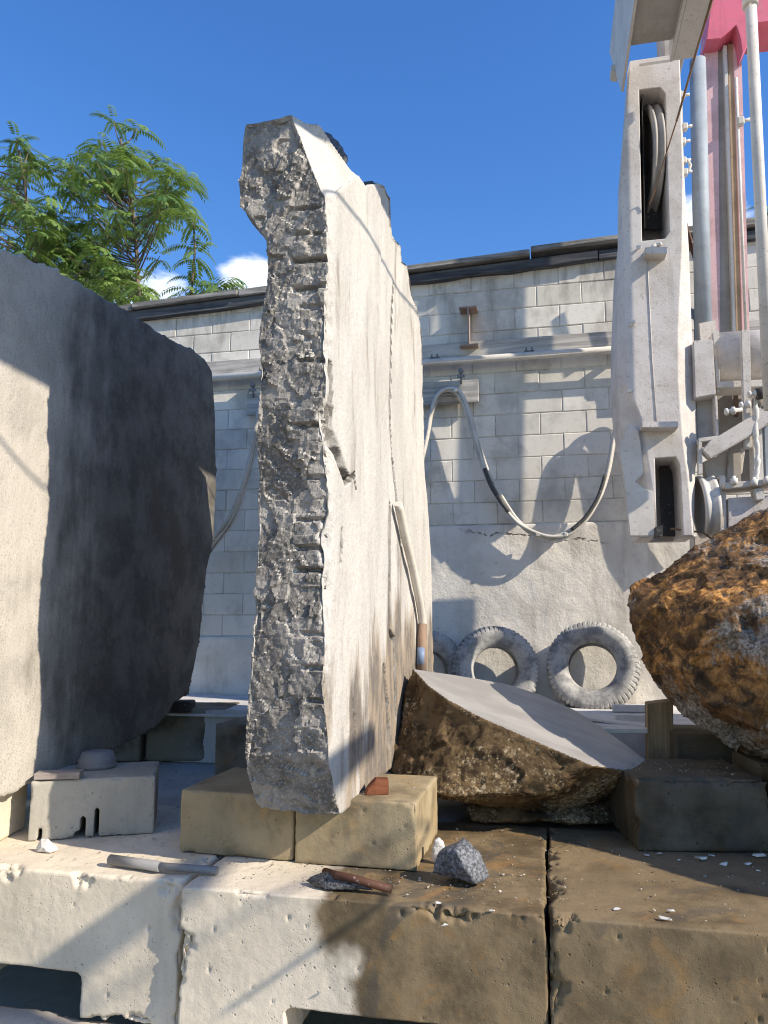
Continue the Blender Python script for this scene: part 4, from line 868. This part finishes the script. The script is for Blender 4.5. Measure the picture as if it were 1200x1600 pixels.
mp_('cylinder_bracket', [(1092, 505), (1118, 500), (1120, 560), (1096, 560)], 5.55, .1, m_beige)
# diagonal brace
bm = bmesh.new(); tube(bm, [V(1064, 330, 6.1), V(1092, 420, 6.1)], .022, 8); bm_obj('brace', bm, m_rustred, mast)
px_part('motor_box', [(1077, 480), (1090, 484), (1092, 532), (1080, 532)], 5.7, .2, m_blue, .006, mast)
# cross drum / collar carried by the mast
bm = bmesh.new(); a = V(1113, 565, 5.3); b = V(1290, 555, 5.3); R_c = abs(V(1113, 520, 5.3).z-V(1113, 612, 5.3).z)/2
tube(bm, [a, b], R_c*.93, 32); bm_obj('cross_drum', bm, m_white, mast)
mp_('drum_end_plate', [(1112, 518), (1124, 514), (1126, 614), (1118, 614)], 5.12, .3, m_beige, .01)
mp_('drum_saddle', [(1120, 596), (1290, 588), (1290, 602), (1120, 606)], 5.1, .2, m_beige)
mp_('vertical_flat', [(1158, 516), (1172, 514), (1176, 700), (1164, 700)], 5.02, .05, m_beige)
mp_('back_plate', [(1120, 606), (1200, 600), (1205, 760), (1124, 760)], 5.62, .05, m_under)
mp_('dark_slot', [(1146, 606), (1153, 606), (1155, 650), (1149, 650)], 5.58, .03, m_rust)
# ------------------------------------------------------------------ slurry-caked sub-frame
sub = thing('saw_undercarriage', 'slurry-caked white sub-frame with posts and rail behind the rusty boulder', 'machine frame', (1.6, 5.3, .98))
def sp(name, pol, v, d, mat=None, bev=.005): return px_part(name, pol, v, d, mat or m_beige, bev, sub)
sp('caked_post', [(1175, 640), (1190, 636), (1194, 760), (1178, 762)], 5.05, .1, m_dust)
sp('post', [(1140, 690), (1158, 684), (1158, 760), (1134, 762)], 5.2, .1, m_under)
sp('side_rail', [(1132, 754), (1230, 746), (1230, 756), (1132, 764)], 4.98, .25)
sp('lower_block', [(1138, 778), (1230, 772), (1230, 900), (1138, 900)], 5.05, .15, m_white)
sp('link_plate', [(1124, 742), (1134, 742), (1138, 900), (1126, 900)], 5.06, .3, m_white)
sp('strut', [(1178, 764), (1192, 762), (1196, 780), (1182, 782)], 5.0, .1, m_dust)
sp('blue_box', [(1192, 632), (1230, 630), (1230, 744), (1196, 746)], 5.4, .2, m_bluesky_steel)
sp('cross_bar', [(1180, 652), (1240, 640), (1240, 652), (1180, 664)], 5.1, .08, m_dust)
sp('leg_foot', [(1085, 838), (1150, 838), (1150, 872), (1085, 872)], 5.6, .2, m_beige)
for x, y in ((1147, 752), (1178, 754), (1198, 752)):
    q = V(x, y, 4.97); bm = bmesh.new(); lathe(bm, [(.022, -.02), (.022, .02), (.012, .021), (.012, .035)], q, (0, 0, 1), 6); bm_obj('bolt', bm, m_dust, sub)
for x, y, l in ((1132, 644, .11), (1168, 617, .10), (1155, 634, .06)):
    q = V(x, y, 4.95); bm = bmesh.new(); lathe(bm, [(.014, 0), (.024, .005), (.024, .02), (.014, .025), (.014, .04), (.026, .045), (.026, .065), (.015, .07), (.015, l)], q, (1, -.05, .12), 12); bm_obj('caked_valve', bm, m_dust, sub)
bm = bmesh.new(); lathe(bm, [(.02, -.03), (.04, -.02), (.04, .03), (.02, .04)], V(1187, 615, 4.95), (1, 0, .2), 14); bm_obj('hose_fitting', bm, m_dark, sub)
pts = []
r_ = random.Random(4); bm = bmesh.new(); tube(bm, catmull([V(1182+r_.uniform(-2, 2), 620+i*14, 4.99) for i in range(11)], 3), [r_.uniform(.010, .022) for i in range(31)], 8); bm_obj('slurry_drip', bm, m_dust, sub)
# white vertical pole
bm = bmesh.new(); tube(bm, [V(1169, -80, 4.7), V(1203, 640, 4.7)], .036, 20); q = V(1172, 4, 4.7)
lathe(bm, [(.05, -.03), (.05, .03)], q, (0, 0, 1), 20)
tag(bm_obj('white_pole', bm, m_beam, None, tuple(V(1203, 640, 4.7)), False), 'round white steel pole at the right edge in front of the red mast', 'pole')

V = _V
# unseen derrick added to throw the slanting shadows, arm and ropes set up-sun
der = thing('added_derrick', 'unseen white steel derrick added right of the blocks to throw the slanting shadows', 'derrick', (5.2, .6, -.65))
bm = bmesh.new(); box(bm, (5.2, .6, 2.3), (.16, .16, 5.9), None, .01); bm_obj('post', bm, m_beam, der)
bm = bmesh.new(); tube(bm, [(5.2, .6, 5.15), (4.6, 1.97, 4.85)], .06, 12); tube(bm, [(4.6, 1.97, 4.85), (1.3, 1.97, 2.55)], .062, 12); bm_obj('added_derrick_arm', bm, m_beam, der)
bm = bmesh.new(); tube(bm, [(5.2, .6, 5.0), (4.6, 2.09, 4.25), (1.6, 2.09, 2.13)], .011, 8); bm_obj('added_derrick_rope', bm, m_cable, der)
Ls = ts*3.0  # rope added up-sun of the slab face for its thin shadow line
bm = bmesh.new(); tube(bm, catmull([Vector((1.3, 1.6, 5.35))]+[face(x, y)+Ls for x, y in ((498, 296), (516, 290), (536, 312), (575, 365), (610, 420), (625, 450), (645, 475), (662, 505))]+[Vector((1.9, 4.4, 5.4))], 4), .009, 8); bm_obj('shadow_rope', bm, m_cable, der)

# ------------------------------------------------------------------ trees beyond the wall
def tree(name, label, tv, trunk, tips, nf, fl, seed, group, tr=.035):
    """pinnate-leaved tree: trunk line and branch tips given on the plane y=tv, spread in depth"""
    r = random.Random(seed); t0 = V(*trunk[0], tv); base = Vector((t0.x, tv, -.6))
    th = thing(name, label, 'tree', tuple(base), group)
    tp = [base]+[V(x, y, tv) for x, y in trunk]; bm = bmesh.new(); n = len(tp)
    tube(bm, tp, [tr*(1-.75*i/(n-1))+.006 for i in range(n)], 8)
    tipw = []
    for x, y, dv in tips:
        p = V(x, y, tv+dv); tipw.append(p)
        # limb leaves the trunk lower than its tip
        tz = p.z-.25-.35*abs(p.x-t0.x); best = tp[1]
        for i in range(1, n-1):
            if tp[i].z <= tz <= tp[i+1].z: best = tp[i].lerp(tp[i+1], (tz-tp[i].z)/(tp[i+1].z-tp[i].z))
        if tz > tp[-1].z: best = tp[-1]
        mid = best.lerp(p, .55)+Vector((0, 0, -.06)); tube(bm, catmull([best, mid, p], 4), [.013, .012, .011, .010, .009, .008, .007, .006, .005], 5, False)
    bm_obj('trunk', bm, m_bark, th)
    vs, fs, tn = [], [], []
    for p in tipw:
        k0 = r.random()*6.28; tone = r.uniform(.0, .5)
        for k in range(nf):
            az = k0+k*2.4+r.uniform(-.3, .3); el = r.uniform(-.15, .75); L = fl*r.uniform(.6, 1.1); d = Vector((math.cos(az)*math.cos(el), math.sin(az)*math.cos(el), math.sin(el)))
            m = r.choice((8, 9, 10, 11)); q = p+Vector((0, 0, r.uniform(-.08, .06))); dirv = d.copy(); side = d.cross(Vector((0, 0, 1))).normalized(); ft = tone+r.uniform(0, .5)
            for s in range(m+1):
                q = q+dirv*(L/m); dirv = (dirv+Vector((0, 0, -.13))).normalized()
                up = side.cross(dirv).normalized()
                ll = L*.27*(1-.45*abs(s/m-.4)); lw = ll*.2
                for sg in ((-1, 1) if s < m else (0,)):
                    ld = (dirv*(.45 if sg else 1)+side*sg*.9+Vector((0, 0, -.30+r.uniform(-.15, .15)))).normalized(); wv = ld.cross(up).normalized()*lw
                    b = len(vs); dz = Vector((0, 0, -ll*.12))
                    vs += [q, q+ld*ll*.4+wv, q+ld*ll+dz, q+ld*ll*.4-wv]; fs.append((b, b+1, b+2, b+3)); tn.append(min(1, max(0, ft+r.uniform(-.15, .15))))
            b = len(vs)
    me = bpy.data.meshes.new('crown'); me.from_pydata([tuple(v) for v in vs], [], fs); at = me.attributes.new('tint', 'FLOAT', 'FACE'); at.data.foreach_set('value', tn)
    to_obj('crown', me, m_leaf, th)
rt = random.Random(12)
def fill(cx, cy, rx, ry, n, dv=.9):
    o = []
    for _ in range(n):
        a = rt.random()*6.283; k = math.sqrt(rt.random()); o.append((cx+math.cos(a)*rx*k, cy+math.sin(a)*ry*k, rt.uniform(-dv, dv)))
    return o
GT = 'young pinnate-leaved trees beyond the wall'
tree('sumac_tree', 'tallest leafy tree beyond the wall, its slim trunk bare above the coping', 9.3, [(217, 480), (214, 400), (208, 330), (198, 270), (188, 215)],
     fill(180, 235, 40, 30, 10)+fill(130, 270, 50, 40, 14)+fill(200, 310, 75, 60, 26)+fill(265, 300, 35, 50, 10)+fill(150, 360, 90, 45, 26)+[(178, 190, 0), (215, 200, .1), (60, 250, 0), (250, 250, .2), (300, 290, 0), (290, 330, .1), (250, 400, 0), (180, 420, .2), (190, 460, 0)], 6, .38, 1, GT)
tree('sumac_tree', 'leafy tree beyond the wall at the left edge, rising above the huge slab', 9.0, [(40, 480), (44, 380), (40, 300), (30, 235)],
     fill(45, 350, 55, 60, 20)+fill(20, 270, 40, 35, 8)+fill(100, 390, 70, 40, 20)+fill(-60, 300, 60, 90, 14)+[(25, 215, 0), (45, 235, .1), (150, 440, 0), (120, 430, .1)], 6, .38, 2, GT)
tree('sumac_tree', 'small sapling with open drooping leaves just left of the white cloud', 8.6, [(298, 480), (301, 430), (305, 390), (302, 345)],
     [(302, 350, 0), (303, 380, .1), (300, 430, 0), (290, 455, 0), (318, 452, .1), (305, 400, 0)], 5, .40, 3, GT, .015)
tree('sumac_tree', 'lowest sapling just showing over the coping beside the tall slab', 8.5, [(332, 480), (336, 460), (345, 448)],
     [(335, 450, 0), (352, 445, .1), (362, 455, 0), (345, 458, -.1)], 5, .38, 4, GT, .012)
tree('sumac_tree', 'leafy shrub filling the gap between the two taller trees above the huge slab', 8.8, [(120, 500), (135, 440)],
     fill(140, 440, 70, 25, 20)+fill(200, 455, 30, 15, 6), 8, .38, 5, GT, .02)
tree('sumac_tree', 'twig of leaves beyond the wall at the right edge, past the white pole', 9.2, [(1185, 420), (1188, 340)],
     [(1188, 330, 0), (1200, 345, .1), (1215, 335, 0)], 4, .25, 6, GT, .012)
